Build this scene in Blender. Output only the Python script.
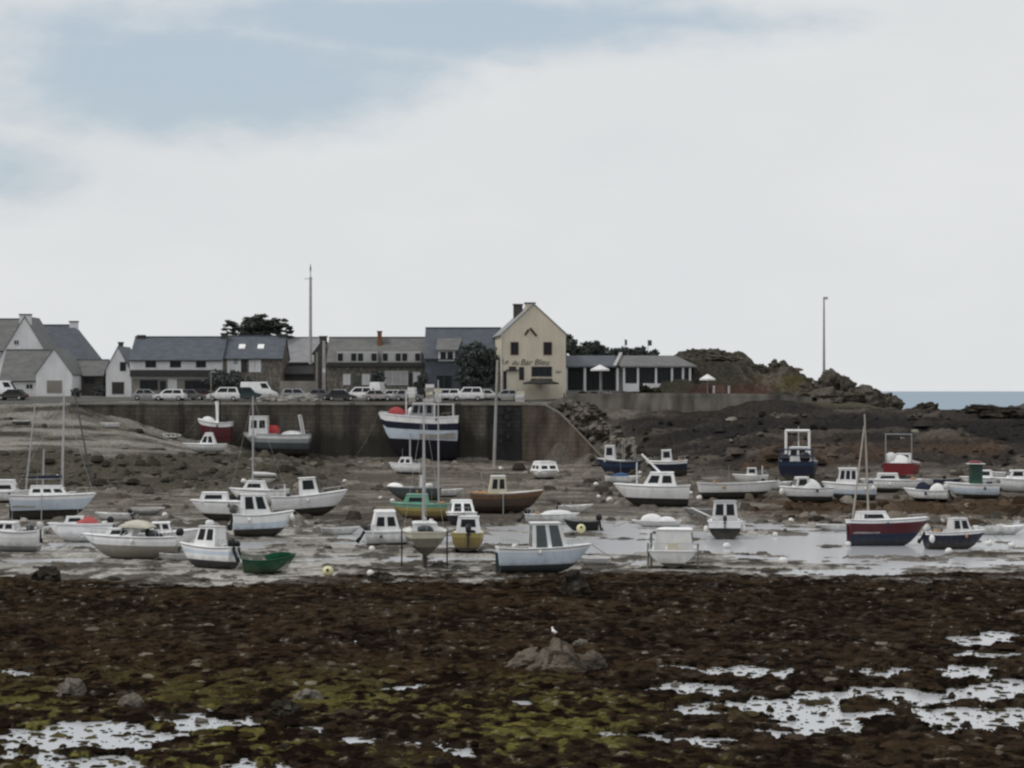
import bpy, math, random
import numpy as np
from mathutils import Vector, Matrix, noise as mnoise
R = math.radians
random.seed(7)
RNG = np.random.default_rng(11)
for o in list(bpy.data.objects):
    bpy.data.objects.remove(o)
SC = bpy.context.scene
COL = SC.collection
FP = 2000.0          # focal length in pixels of the 1024 px wide picture
HZ = 391.0           # picture row of the sea horizon
CAMZ = 12.0

# ------------------------------------------------------------------ camera
cam = bpy.data.cameras.new('camera')
cam.sensor_width = 36.0
cam.lens = FP / 1024 * 36
cam.clip_start = 0.5
cam.clip_end = 80000
co = bpy.data.objects.new('camera', cam)
COL.objects.link(co)
co.location = (0, 0, CAMZ)
co.rotation_euler = (R(90) + math.atan((HZ - 384) / FP), 0, 0)
SC.camera = co

# ------------------------------------------------------------------ sky, sun, exposure
SUN_EL, SUN_AZ = R(52), R(-105)       # azimuth from +Y towards +X; the veiled sun stands behind thin cloud
w = bpy.data.worlds.new('World')
SC.world = w
w.use_nodes = True
nt = w.node_tree
nt.nodes.clear()
def wn(t, **kw):
    n = nt.nodes.new(t)
    for k, v in kw.items():
        setattr(n, k, v)
    return n
def wmath(op, a, b=None, c=None):
    n = wn('ShaderNodeMath', operation=op)
    for i, v in enumerate((a, b, c)):
        if v is None: continue
        if isinstance(v, (int, float)): n.inputs[i].default_value = v
        else: nt.links.new(v, n.inputs[i])
    return n.outputs[0]
out = wn('ShaderNodeOutputWorld'); bg = wn('ShaderNodeBackground')
bg.inputs[1].default_value = 0.1
nt.links.new(bg.outputs[0], out.inputs[0])
tc = wn('ShaderNodeTexCoord'); sep = wn('ShaderNodeSeparateXYZ')
nt.links.new(tc.outputs['Generated'], sep.inputs[0])
ysafe = wmath('MAXIMUM', wmath('ABSOLUTE', sep.outputs[1]), 0.08)
az = wmath('DIVIDE', sep.outputs[0], ysafe)
el = wmath('DIVIDE', sep.outputs[2], ysafe)
comb = wn('ShaderNodeCombineXYZ')
nt.links.new(az, comb.inputs[0]); nt.links.new(wmath('MULTIPLY', el, 2.2), comb.inputs[1]); nt.links.new(sep.outputs[1], comb.inputs[2])
def wnoise(scale, detail, rough):
    n = wn('ShaderNodeTexNoise'); n.inputs['Scale'].default_value = scale
    n.inputs['Detail'].default_value = detail; n.inputs['Roughness'].default_value = rough
    nt.links.new(comb.outputs[0], n.inputs['Vector'])
    return n.outputs[0]
nz = wnoise(26, 7, 0.56); nzb = wnoise(7, 4, 0.5)
blob = None
for (bx, by, rx, ry, top) in ((200, 74, 300, 88, 1.55), (430, 24, 430, 52, 1.35), (660, 20, 240, 28, .9), (8, 172, 90, 56, .9), (130, 40, 260, 70, .9), (330, 60, 220, 60, .9)):
    dx = wmath('DIVIDE', wmath('SUBTRACT', az, (bx - 512) / FP), rx / FP)
    dy = wmath('DIVIDE', wmath('SUBTRACT', el, (HZ - by) / FP), ry / FP)
    rr = wmath('SQRT', wmath('ADD', wmath('MULTIPLY', dx, dx), wmath('MULTIPLY', dy, dy)))
    v = wmath('MULTIPLY', wmath('SUBTRACT', 1.0, rr), top)
    blob = v if blob is None else wmath('MAXIMUM', blob, v)
gap = wmath('ADD', wmath('MAXIMUM', blob, -0.6), wmath('MULTIPLY', wmath('SUBTRACT', nz, 0.5), 1.1))
mr = wn('ShaderNodeMapRange', interpolation_type='SMOOTHSTEP')
mr.inputs['From Min'].default_value = -0.08; mr.inputs['From Max'].default_value = 0.95
nt.links.new(gap, mr.inputs['Value'])
sky = wn('ShaderNodeTexSky', sky_type='NISHITA', sun_disc=False)
sky.sun_elevation = SUN_EL; sky.sun_rotation = SUN_AZ
sky.air_density = 1.2; sky.dust_density = 2.0
cl = wn('ShaderNodeMix', data_type='RGBA')
cl.inputs['A'].default_value = (6.25, 6.45, 6.6, 1); cl.inputs['B'].default_value = (7.3, 7.42, 7.52, 1)
nt.links.new(wmath('ADD', wmath('MULTIPLY', wmath('SUBTRACT', nzb, 0.5), 1.0), wmath('ADD', 0.42, wmath('MULTIPLY', nz, 0.2))), cl.inputs['Factor'])
# blue seen through thin cloud: the clear sky veiled by a pale layer
veil = wn('ShaderNodeMix', data_type='RGBA')
veil.inputs['Factor'].default_value = 0.72
nt.links.new(sky.outputs[0], veil.inputs['A']); veil.inputs['B'].default_value = (4.6, 5.5, 6.35, 1)
mx = wn('ShaderNodeMix', data_type='RGBA')
nt.links.new(wmath('MULTIPLY', mr.outputs[0], 0.92), mx.inputs['Factor'])
nt.links.new(cl.outputs['Result'], mx.inputs['A']); nt.links.new(veil.outputs['Result'], mx.inputs['B'])
nt.links.new(mx.outputs['Result'], bg.inputs[0])

sl = bpy.data.lights.new('sun', 'SUN')
sl.energy = 1.25; sl.angle = R(16); sl.color = (1.0, 0.96, 0.9)
so = bpy.data.objects.new('sun', sl); COL.objects.link(so)
sdir = Vector((math.sin(SUN_AZ) * math.cos(SUN_EL), math.cos(SUN_AZ) * math.cos(SUN_EL), math.sin(SUN_EL)))
so.rotation_euler = sdir.to_track_quat('Z', 'Y').to_euler()
so.location = (-60, 80, 90)
vs = SC.view_settings
vs.view_transform = 'Standard'; vs.look = 'None'; vs.exposure = 0.1; vs.gamma = 1.0; vs.use_curve_mapping = False
SC.cycles.filter_width = 2.4
SC.cycles.max_bounces = 6

# ------------------------------------------------------------------ materials
MATS = {}
def mat(name, col, rough=.6, var=.3, scale=2.0, stretch=(1, 1, 1), bump=0.0, spec=.3, metallic=0.0, var2=0.0, col2=None, scale2=.6, thr=.55, grime=0):
    if name in MATS: return MATS[name]
    m = bpy.data.materials.new(name); m.use_nodes = True
    t = m.node_tree; b = t.nodes['Principled BSDF']
    b.inputs['Roughness'].default_value = rough; b.inputs['Specular IOR Level'].default_value = 0 if rough >= .85 else spec
    b.inputs['Metallic'].default_value = metallic
    tcn = t.nodes.new('ShaderNodeTexCoord'); mp = t.nodes.new('ShaderNodeMapping')
    mp.inputs['Scale'].default_value = stretch
    t.links.new(tcn.outputs['Object'], mp.inputs[0])
    n = t.nodes.new('ShaderNodeTexNoise'); n.inputs['Scale'].default_value = scale; n.inputs['Detail'].default_value = 6; n.inputs['Roughness'].default_value = .65
    t.links.new(mp.outputs[0], n.inputs['Vector'])
    r = t.nodes.new('ShaderNodeMapRange'); r.inputs['From Min'].default_value = .3; r.inputs['From Max'].default_value = .7
    r.inputs['To Min'].default_value = 1 - var; r.inputs['To Max'].default_value = 1 + var * .5
    t.links.new(n.outputs[0], r.inputs['Value'])
    mul = t.nodes.new('ShaderNodeMix'); mul.data_type = 'RGBA'; mul.blend_type = 'MULTIPLY'; mul.inputs['Factor'].default_value = 1
    mul.inputs['A'].default_value = (*col, 1)
    if col2 is not None:
        n2 = t.nodes.new('ShaderNodeTexNoise'); n2.inputs['Scale'].default_value = scale2; n2.inputs['Detail'].default_value = 5
        t.links.new(mp.outputs[0], n2.inputs['Vector'])
        r2 = t.nodes.new('ShaderNodeMapRange'); r2.inputs['From Min'].default_value = thr - .08; r2.inputs['From Max'].default_value = thr + .08
        t.links.new(n2.outputs[0], r2.inputs['Value'])
        m2 = t.nodes.new('ShaderNodeMix'); m2.data_type = 'RGBA'
        m2.inputs['A'].default_value = (*col, 1); m2.inputs['B'].default_value = (*col2, 1)
        t.links.new(r2.outputs[0], m2.inputs['Factor']); t.links.new(m2.outputs['Result'], mul.inputs['A'])
    t.links.new(r.outputs[0], mul.inputs['B']); t.links.new(mul.outputs['Result'], b.inputs['Base Color'])
    if grime:       # dried mud and weed stain low on the hull, with a ragged edge
        sp = t.nodes.new('ShaderNodeSeparateXYZ'); t.links.new(tcn.outputs['Object'], sp.inputs[0])
        ns = t.nodes.new('ShaderNodeTexNoise'); ns.inputs['Scale'].default_value = 2.4; ns.inputs['Detail'].default_value = 6
        t.links.new(tcn.outputs['Object'], ns.inputs['Vector'])
        ma = t.nodes.new('ShaderNodeMath'); ma.operation = 'MULTIPLY_ADD'; ma.inputs[1].default_value = 1.1; t.links.new(ns.outputs[0], ma.inputs[0]); t.links.new(sp.outputs[2], ma.inputs[2])
        gr = t.nodes.new('ShaderNodeMapRange'); gr.inputs['From Min'].default_value = 1.02; gr.inputs['From Max'].default_value = 1.45; gr.inputs['To Min'].default_value = grime; gr.inputs['To Max'].default_value = 0
        t.links.new(ma.outputs[0], gr.inputs['Value'])
        gm = t.nodes.new('ShaderNodeMix'); gm.data_type = 'RGBA'; gm.inputs['B'].default_value = (.1, .088, .06, 1)
        t.links.new(gr.outputs[0], gm.inputs['Factor']); t.links.new(mul.outputs['Result'], gm.inputs['A']); t.links.new(gm.outputs['Result'], b.inputs['Base Color'])
    if bump:
        bp = t.nodes.new('ShaderNodeBump'); bp.inputs['Strength'].default_value = .8; bp.inputs['Distance'].default_value = bump
        t.links.new(n.outputs[0], bp.inputs['Height']); t.links.new(bp.outputs[0], b.inputs['Normal'])
    MATS[name] = m
    return m
def paint(name, col, rough=.4, var=.16):
    return mat(name, col, rough, var, 1.1, (1, 1, .5), 0, .35, 0, col2=tuple(c * .62 + .03 for c in col), scale2=1.3, thr=.72, grime=.38)

WHITE = paint('white_gelcoat', (.86, .86, .86)); OFFW = paint('grey_white_gelcoat', (.7, .7, .695)); CREAM = paint('cream_paint', (.6, .56, .45))
PALEBLUE = paint('pale_blue_gelcoat', (.58, .65, .74)); GREYP = paint('grey_paint', (.27, .28, .29)); DGREY = paint('dark_grey_paint', (.07, .08, .085))
BLACKP = paint('black_antifouling', (.022, .021, .023), .7); NAVY = paint('navy_paint', (.014, .017, .036)); TEAL = paint('dark_teal_antifouling', (.025, .05, .06), .7)
MAROON = paint('maroon_paint', (.085, .016, .022)); RED = paint('red_paint', (.19, .024, .03)); BLUE = paint('blue_paint', (.02, .036, .08)); MIDBLUE = paint('blue_antifouling', (.018, .032, .066), .7)
GREEN = paint('dark_green_paint', (.012, .07, .035)); MINT = paint('mint_green_paint', (.16, .38, .27)); YELLOW = paint('yellow_paint', (.36, .3, .11)); MUSTARD = paint('mustard_paint', (.24, .18, .065))
BROWN = paint('brown_wood_hull', (.07, .048, .036), .6); TAUPE = paint('taupe_hull', (.24, .22, .19)); PALEGREEN = paint('pale_green_rubber', (.42, .48, .44)); ORANGE = paint('ochre_paint', (.36, .2, .08))
GLASS = mat('dark_glass', (.018, .021, .025), .3, .3, spec=.15); BLACK = mat('black_plastic', (.015, .015, .016), .4, .2)
ALU = mat('aluminium_spar', (.42, .42, .42), .4, .15, metallic=.2); WOODSPAR = mat('varnished_spar', (.36, .33, .28), .5, .2); ROPE = mat('rope', (.25, .22, .18), .9, .2)
CANVAS = mat('cream_canvas', (.55, .52, .44), .9, .2, 3); WCANVAS = mat('white_canvas', (.72, .72, .72), .85, .15, 3, bump=.02); BCANVAS = mat('navy_canvas', (.03, .035, .055), .9, .2)
FLOORM = mat('cockpit_floor', (.3, .29, .27), .8, .3)
PINK = mat('faded_red_tarp', (.45, .1, .1), .8, .3, 2)
WALLW = mat('white_render', (.66, .66, .67), .9, .18, .8, (1, 1, .4), spec=.1); WALLG = mat('grey_render', (.42, .42, .41), .9, .2, .8, spec=.1)
WALLY = mat('pale_yellow_render', (.60, .545, .44), .9, .16, .7, (1, 1, .35), spec=.1)
SLATE = mat('blue_slate', (.085, .096, .116), .6, .3, 1.5, (.6, 1, 1), .01, .3); SLATEG = mat('grey_slate', (.15, .15, .148), .7, .3, 1.3, (.6, 1, 1), .01, .25)
SLATEL = mat('pale_weathered_slate', (.26, .26, .27), .6, .25, 1.5, (.6, 1, 1)); STONE = mat('granite_wall', (.15, .135, .12), .9, .45, 2.2, bump=.03, spec=.1, col2=(.25, .23, .2), scale2=1.8)
STONED = mat('dark_stone_wall', (.09, .083, .078), .9, .4, 2.0, bump=.03, spec=.1); BRICK = mat('orange_brick', (.2, .1, .06), .9, .3, 3)
CONC = mat('concrete', (.24, .225, .2), .9, .3, .7, bump=.02, spec=.1); CONCL = mat('pale_concrete', (.36, .345, .32), .9, .25, .8, spec=.1)
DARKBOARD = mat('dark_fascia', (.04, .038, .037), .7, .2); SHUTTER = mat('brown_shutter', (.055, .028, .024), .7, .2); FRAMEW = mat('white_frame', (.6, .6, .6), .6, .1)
ROCKD = mat('dark_weedy_rock', (.038, .033, .028), .85, .5, 1.6, bump=.06, spec=.2, col2=(.065, .057, .047), scale2=1.2)
ROCKG = mat('grey_granite', (.19, .17, .145), .9, .4, 2.5, bump=.05, spec=.1, col2=(.08, .07, .06), scale2=1.5)
ROCKH = mat('headland_granite', (.115, .1, .085), .9, .5, .9, bump=.15, spec=.1, col2=(.06, .055, .042), scale2=.5)
LEAFD = mat('dark_needles', (.10, .11, .095), .8, .5, 1.2, spec=.1); LEAFM = mat('dark_leaves', (.095, .108, .102), .8, .5, 1.0, spec=.1)
LEAFO = mat('olive_leaves', (.04, .042, .022), .8, .5, 1.0, spec=.1); BARK = mat('bark', (.06, .05, .042), .9, .4)
BUOYW = mat('white_buoy_plastic', (.75, .74, .72), .45, .15); BUOYY = mat('yellow_buoy_plastic', (.72, .67, .40), .45, .15); BUOYR = mat('red_buoy_plastic', (.5, .06, .06), .45, .2)
TYRE = mat('tyre', (.02, .02, .02), .8, .1)

# ------------------------------------------------------------------ mesh builder and tags
def tag(o, label=None, cat=None, group=None, kind=None):
    if label: o['label'] = label
    if cat: o['category'] = cat
    if group: o['group'] = group
    if kind: o['kind'] = kind
    return o
def empty(name, loc, rot=(0, 0, 0)):
    o = bpy.data.objects.new(name, None)
    o.location = loc; o.rotation_euler = rot; o.empty_display_size = .3
    COL.objects.link(o)
    return o
class MB:
    def __init__(s): s.v = []; s.f = []; s.m = []
    def add(s, vs, fs, mi=0):
        k = len(s.v); s.v += [tuple(p) for p in vs]
        s.f += [tuple(i + k for i in f) for f in fs]
        s.m += [mi] * len(fs); return s
    def hexa(s, p, mi=0):       # p: bottom 4 ccw, top 4 ccw
        return s.add(p, [(3, 2, 1, 0), (4, 5, 6, 7), (0, 1, 5, 4), (1, 2, 6, 5), (2, 3, 7, 6), (3, 0, 4, 7)], mi)
    def box(s, x0, x1, y0, y1, z0, z1, mi=0):
        return s.hexa([(x0, y0, z0), (x1, y0, z0), (x1, y1, z0), (x0, y1, z0), (x0, y0, z1), (x1, y0, z1), (x1, y1, z1), (x0, y1, z1)], mi)
    def tube(s, pts, r, n=6, mi=0):
        pts = [Vector(p) for p in pts]; rs = r if isinstance(r, (list, tuple)) else [r] * len(pts)
        rings = []
        for i, p in enumerate(pts):
            d = (pts[min(i + 1, len(pts) - 1)] - pts[max(i - 1, 0)]).normalized()
            a = d.cross(Vector((0, 0, 1)) if abs(d.z) < .9 else Vector((1, 0, 0))).normalized(); b = d.cross(a)
            rings.append([p + (a * math.cos(2 * math.pi * k / n) + b * math.sin(2 * math.pi * k / n)) * rs[i] for k in range(n)])
        vs = [q for rg in rings for q in rg]; fs = []
        for i in range(len(pts) - 1):
            for k in range(n):
                fs.append((i * n + k, i * n + (k + 1) % n, (i + 1) * n + (k + 1) % n, (i + 1) * n + k))
        fs.append(tuple(range(n))); fs.append(tuple((len(pts) - 1) * n + k for k in reversed(range(n))))
        return s.add(vs, fs, mi)
    def ell(s, c, r, nu=12, nv=8, mi=0, zmin=-1.0, power=1.0):   # ellipsoid, cut below zmin (unit)
        vs = []; fs = []
        a0 = math.asin(max(-1, zmin))
        for j in range(nv + 1):
            a = a0 + (math.pi / 2 - a0) * j / nv
            for i in range(nu):
                t = 2 * math.pi * i / nu
                ca, sa = math.cos(a), math.sin(a)
                px, py = math.cos(t), math.sin(t)
                if power != 1:
                    px = math.copysign(abs(px) ** power, px); py = math.copysign(abs(py) ** power, py)
                    ca = abs(ca) ** power; sa = math.copysign(abs(sa) ** power, sa)
                vs.append((c[0] + r[0] * ca * px, c[1] + r[1] * ca * py, c[2] + r[2] * sa))
        for j in range(nv):
            for i in range(nu):
                fs.append((j * nu + i, j * nu + (i + 1) % nu, (j + 1) * nu + (i + 1) % nu, (j + 1) * nu + i))
        fs.append(tuple(reversed(range(nu))))
        return s.add(vs, fs, mi)
    def prism(s, poly, y0, y1, mi=0):       # polygon in x,z extruded along y
        n = len(poly); vs = [(x, y0, z) for x, z in poly] + [(x, y1, z) for x, z in poly]
        fs = [tuple(range(n)), tuple(reversed(range(n, 2 * n)))] + [((i + 1) % n, i, n + i, n + (i + 1) % n) for i in range(n)]
        return s.add(vs, fs, mi)
    def prismx(s, poly, x0, x1, mi=0):      # polygon in y,z extruded along x
        n = len(poly); vs = [(x0, y, z) for y, z in poly] + [(x1, y, z) for y, z in poly]
        fs = [tuple(range(n)), tuple(reversed(range(n, 2 * n)))] + [((i + 1) % n, i, n + i, n + (i + 1) % n) for i in range(n)]
        return s.add(vs, fs, mi)
    def grid(s, rows, mi=0, mat_fn=None):
        n = len(rows[0]); k = len(s.v)
        for r_ in rows: s.v += [tuple(p) for p in r_]
        for i in range(len(rows) - 1):
            for j in range(n - 1):
                s.f.append((k + i * n + j, k + i * n + j + 1, k + (i + 1) * n + j + 1, k + (i + 1) * n + j))
                s.m.append(mat_fn(i, j) if mat_fn else mi)
        return s
    def build(s, name, mats, parent=None, smooth=False, bevel=0):
        me = bpy.data.meshes.new(name)
        me.from_pydata(s.v, [], s.f)
        for m in (mats if isinstance(mats, (list, tuple)) else [mats]): me.materials.append(m)
        me.polygons.foreach_set('material_index', s.m)
        if smooth: me.polygons.foreach_set('use_smooth', [True] * len(s.f))
        me.update()
        import bmesh
        bm = bmesh.new(); bm.from_mesh(me)
        bmesh.ops.recalc_face_normals(bm, faces=bm.faces[:])
        if bevel: bmesh.ops.bevel(bm, geom=bm.edges[:], offset=bevel, segments=2, affect='EDGES', clamp_overlap=True)
        bm.to_mesh(me); bm.free()
        o = bpy.data.objects.new(name, me); COL.objects.link(o)
        if parent: o.parent = parent
        return o

# ------------------------------------------------------------------ numpy noise
def _hash(ix, iy, seed):
    h = (ix.astype(np.int64) * 374761393 + iy.astype(np.int64) * 668265263 + seed * 974711) & 0xffffffff
    h = ((h ^ (h >> 13)) * 1274126177) & 0xffffffff
    return ((h ^ (h >> 16)) & 0xffff) / 65535.0
def vnoise(x, y, seed=0):
    ix = np.floor(x); iy = np.floor(y); fx = x - ix; fy = y - iy
    fx = fx * fx * (3 - 2 * fx); fy = fy * fy * (3 - 2 * fy)
    a = _hash(ix, iy, seed); b = _hash(ix + 1, iy, seed); c = _hash(ix, iy + 1, seed); d = _hash(ix + 1, iy + 1, seed)
    return (a * (1 - fx) + b * fx) * (1 - fy) + (c * (1 - fx) + d * fx) * fy
def fbm(x, y, octv=4, seed=0, gain=.5):
    t = 0; a = 1; n = 0
    ca, sa = math.cos(.6), math.sin(.6)
    for i in range(octv):
        t = t + a * vnoise(x, y, seed + i * 17); n += a; a *= gain
        x, y = (x * ca - y * sa) * 2.03 + 5.2, (x * sa + y * ca) * 2.03 + 1.7
    return t / n
def sst(a, b, x):
    t = np.clip((x - a) / (b - a), 0, 1); return t * t * (3 - 2 * t)

# ------------------------------------------------------------------ terrain: heights along the shore
TAB = {
 -700: [(5, .4), (45, .1), (127, .05), (154, .15), (189, .35), (208, .8), (228, 2.1), (243, 4.9), (250, 6.5), (258, 8.4), (265, 10.3), (280, 11.3), (700, 11.6)],
 0: [(5, .2), (45, -.02), (127, .05), (154, .1), (189, .28), (208, .66), (228, 1.85), (243, 4.6), (250, 6.25), (258, 8.25), (265, 10.3), (280, 11.3), (700, 11.6)],
 75: [(5, .2), (45, -.02), (127, .05), (154, .1), (189, .28), (208, .66), (228, 1.9), (243, 4.6), (250, 6.2), (258, 8.2), (261, 9.6), (265, 10.5), (280, 11.3), (700, 11.6)],
 110: [(5, .2), (45, 0), (127, .05), (154, .08), (189, .28), (208, .66), (228, 1.95), (243, 4.5), (250, 6.0), (262.2, 8.4), (263.4, 10.5), (280, 11.2), (700, 11.5)],
 200: [(5, .2), (45, 0), (127, .04), (154, .05), (189, .25), (208, .66), (228, 2.0), (240, 4.2), (262.2, 5.35), (263.4, 10.5), (280, 11.1), (700, 11.4)],
 270: [(5, .2), (45, 0), (127, .03), (154, -.02), (189, .25), (208, .7), (228, 1.8), (240, 3.1), (262.2, 3.65), (263.4, 10.5), (280, 11.1), (700, 11.4)],
 340: [(5, .2), (45, 0), (127, .03), (154, -.06), (172, -.03), (189, .25), (208, .7), (228, 1.4), (246, 2.0), (262.2, 3.1), (263.4, 10.5), (280, 11.1), (700, 11.4)],
 420: [(5, .2), (45, 0), (127, .03), (150, -.05), (172, 0), (188, .34), (205, .8), (222, 1.0), (246, 1.67), (262.2, 3.0), (263.4, 10.5), (280, 11.1), (700, 11.4)],
 540: [(5, .2), (45, 0), (127, .03), (142, -.04), (160, -.08), (178, -.02), (190, .3), (205, .8), (222, 1.0), (246, 1.6), (259, 2.6), (262.2, 2.8), (263.4, 10.5), (280, 11.1), (700, 11.4)],
 570: [(5, .2), (45, 0), (127, .03), (142, -.04), (160, -.08), (178, -.02), (191, .3), (206, .8), (223, 1.05), (248, 1.8), (257, 2.6), (258.4, 2.8), (260.6, 8.6), (263.2, 10.6), (280, 11.2), (700, 11.4)],
 600: [(5, .2), (45, 0), (127, .03), (142, -.04), (160, -.08), (178, -.02), (192, .3), (207, .8), (224, 1.1), (249, 1.9), (253.5, 2.3), (255.4, 2.6), (257.6, 5.2), (260.5, 8.4), (264, 10.8), (280, 11.3), (700, 11.4)],
 620: [(5, .2), (45, 0), (127, .03), (142, -.04), (160, -.08), (178, -.02), (193, .3), (210, .9), (230, 1.5), (250, 2.4), (252.5, 2.8), (258, 7.0), (262, 9.4), (264, 11), (280, 11.4), (700, 11.4)],
 650: [(5, .2), (45, 0), (127, .03), (142, -.03), (160, -.08), (178, -.02), (194, .3), (215, 1.1), (240, 3.0), (250, 5.6), (258, 8.1), (262, 9.0), (264, 11.4), (300, 11.5), (700, 11.0)],
 750: [(5, .2), (45, 0), (127, .02), (140, -.03), (160, -.08), (178, .0), (196, .34), (215, 1.3), (232, 2.8), (245, 5.6), (256, 8.6), (262, 9.2), (264, 11.2), (300, 11.5), (330, 6), (360, -2), (700, -3)],
 850: [(5, .2), (45, 0), (127, .02), (140, -.03), (160, -.08), (176, .03), (196, .34), (215, 1.3), (232, 2.8), (245, 5.6), (256, 8.6), (262, 9.8), (272, 10.6), (285, 10), (300, 5), (320, -2), (700, -3)],
 900: [(5, .2), (45, 0), (127, .02), (140, -.03), (160, -.08), (175, .03), (197, .3), (211, 1.0), (230, 2.9), (245, 6.0), (260, 9.6), (272, 9.4), (290, 4), (305, -2), (700, -3)],
 1020: [(5, .2), (45, 0), (127, .02), (140, -.03), (160, -.08), (175, .03), (197, .3), (211, 1.0), (230, 2.9), (245, 6.0), (258, 9.2), (262, 9.8), (272, 9.2), (290, 4), (305, -2), (700, -3)],
 1700: [(5, .2), (45, 0), (127, .02), (140, -.03), (160, -.06), (175, .05), (197, .3), (211, 1.0), (230, 2.9), (245, 6.0), (260, 9.0), (275, 9), (290, 4), (305, -2), (700, -3)],
}
TPX = np.array(sorted(TAB)); TD = np.arange(5, 701, .5)
TZ = np.array([np.interp(TD, [a for a, b in TAB[p]], [b for a, b in TAB[p]]) for p in TPX])
def ground(px, d):
    px = np.clip(np.asarray(px, float), TPX[0], TPX[-1] - 1e-3); d = np.clip(np.asarray(d, float), 5, 699.9)
    i = np.clip(np.searchsorted(TPX, px, side='right') - 1, 0, len(TPX) - 2)
    fx = (px - TPX[i]) / (TPX[i + 1] - TPX[i]); fx = fx * fx * (3 - 2 * fx)
    q = (d - 5) / .5; j = np.clip(q.astype(int), 0, len(TD) - 2); fy = q - j
    a = TZ[i, j] * (1 - fy) + TZ[i, j + 1] * fy; b = TZ[i + 1, j] * (1 - fy) + TZ[i + 1, j + 1] * fy
    return a * (1 - fx) + b * fx
def groundxy(X, Y): return float(ground(512 + FP * X / Y, Y))
def spot(px, py):           # where the line of sight through a picture point meets the shore
    z = ground(np.full(TD.shape, px), TD)
    yy = HZ + (CAMZ - z) * FP / TD
    ok = np.where((yy <= py) & (TD > 30))[0]
    i = ok[0]; y0, y1 = yy[i - 1], yy[i]
    f = (y0 - py) / (y0 - y1) if y0 != y1 else 0
    d = TD[i - 1] + .5 * f
    return Vector(((px - 512) / FP * d, d, float(ground(px, d))))

# ------------------------------------------------------------------ terrain mesh
tcols = np.concatenate([np.linspace(-.6, -.3, 60, endpoint=False), np.linspace(-.3, .3, 860), np.linspace(.3, .6, 61)[1:]])
rows = [8, 20, 32]; d = 42.0
while d < 120: rows.append(d); d += max(.09, d * d / 24000 * .85)
while d < 200: rows.append(d); d += .42 + (d - 120) * .004
while d < 268: rows.append(d); d += .55
while d < 330: rows.append(d); d += 2.0
rows += [360, 420, 520, 690]
rows = np.array(rows)
TT, DD = np.meshgrid(tcols, rows)
X = TT * DD; Y = DD; PX = 512 + FP * TT
Z0 = ground(PX, DD)
PY = HZ + (CAMZ - Z0) * FP / DD
def ell_mask(cx, cy, rx, ry, nse, amt=.7):
    return sst(-.25, .25, 1 - np.sqrt(((PX - cx) / rx) ** 2 + ((PY - cy) / ry) ** 2) + nse * amt)
n1 = fbm(X / 3.2, Y / 3.2, 5, 3) - .5          # metres
n2 = fbm(X / .75, Y / .75, 4, 9) - .5
n3 = fbm(X / 11, Y / 11, 4, 21) - .5
n4 = fbm(X / .28, Y / .28, 3, 31) - .5
nl = fbm(X / 9, Y / 2.2, 4, 41) - .5           # bands running along the shore
ridged = 1 - np.abs(2 * fbm(X / 1.1, Y / 1.1, 4, 51) - 1) * 2.2
# colours (linear)
def C(r, g, b): return np.array([r, g, b])
WEED = C(.0225, .0162, .0115); WEED2 = C(.034, .0235, .0152); WEEDK = C(.008, .006, .0048); OLIVE = C(.042, .037, .015); GRN = C(.115, .11, .034)
MUD = C(.375, .362, .34); MUDD = C(.2, .188, .17); SANDL = C(.30, .28, .24); SHORE = C(.155, .14, .12); DROCK = C(.05, .044, .038); BANK = C(.042, .037, .034); ROAD = C(.2, .19, .175); TOP = C(.075, .07, .05)
col = np.zeros(X.shape + (3,)); rough = np.full(X.shape, .8)
def lay(c, m):
    global col
    col = col * (1 - m[..., None]) + c * m[..., None]
edge = 579 + 4 * np.sin(PX / 130) - 5 * sst(600, 1000, PX)
fg = sst(-5, 5, PY - edge + nl * 26 + n2 * 12)        # foreground weed bed
rel = np.zeros(X.shape)
# mud flats and mid shore
lay(MUD, np.ones(X.shape))
lay(MUDD, sst(-.02, .12, nl + n2 * .35))
lay(SHORE, sst(530, 505, PY) * (1 - .55 * sst(.0, .15, nl)))
lay(C(.06, .05, .042), sst(500, 545, PY) * 0 + sst(580, 570, PY) * sst(.03, .1, -nl + n2 * .25) * .55)
lay(C(.245, .222, .19), sst(535, 500, PY) * sst(430, 460, PY) * sst(.04, .12, nl + n1 * .25 - .01) * .75)
midweed = sst(.02, .14, nl * .9 + n1 * .5 + .07 * sst(500, 470, PY) - .02) * sst(520, 505, PY)
lay(DROCK * 1.15, midweed * .85)
# weed strip on the right between the boats and the water
strip = sst(735, 790, PX + n1 * 160) * sst(497, 503, PY + n1 * 12) * (1 - sst(523, 530, PY + nl * 18))
lay(C(.062, .043, .029), strip)
strip2 = sst(-.1, .25, 1 - np.sqrt(((PX - 430) / 130) ** 2 + ((PY - 519) / 9) ** 2) + n1)
lay(C(.055, .045, .037), strip2 * .8)
thin = (sst(.0, .1, nl + .02) * sst(740, 780, PX) * sst(553, 556, PY) * sst(566, 561, PY))
mudw = np.maximum(sst(.055, .11, fbm(X / 3.4, Y / 4.5, 5, 91) - .5 + .06 * sst(565, 580, PY)), sst(.07, .1, fbm(X / 1.3, Y / 2.2, 4, 93) - .5)) * sst(505, 525, PY) * (1 - sst(585, 590, PY))
lay(C(.055, .048, .041), mudw * .85)
lay(C(.40, .385, .36), sst(.07, .13, fbm(X / 2.6, Y / 5, 4, 95) - .5) * sst(530, 545, PY) * .55)
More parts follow.
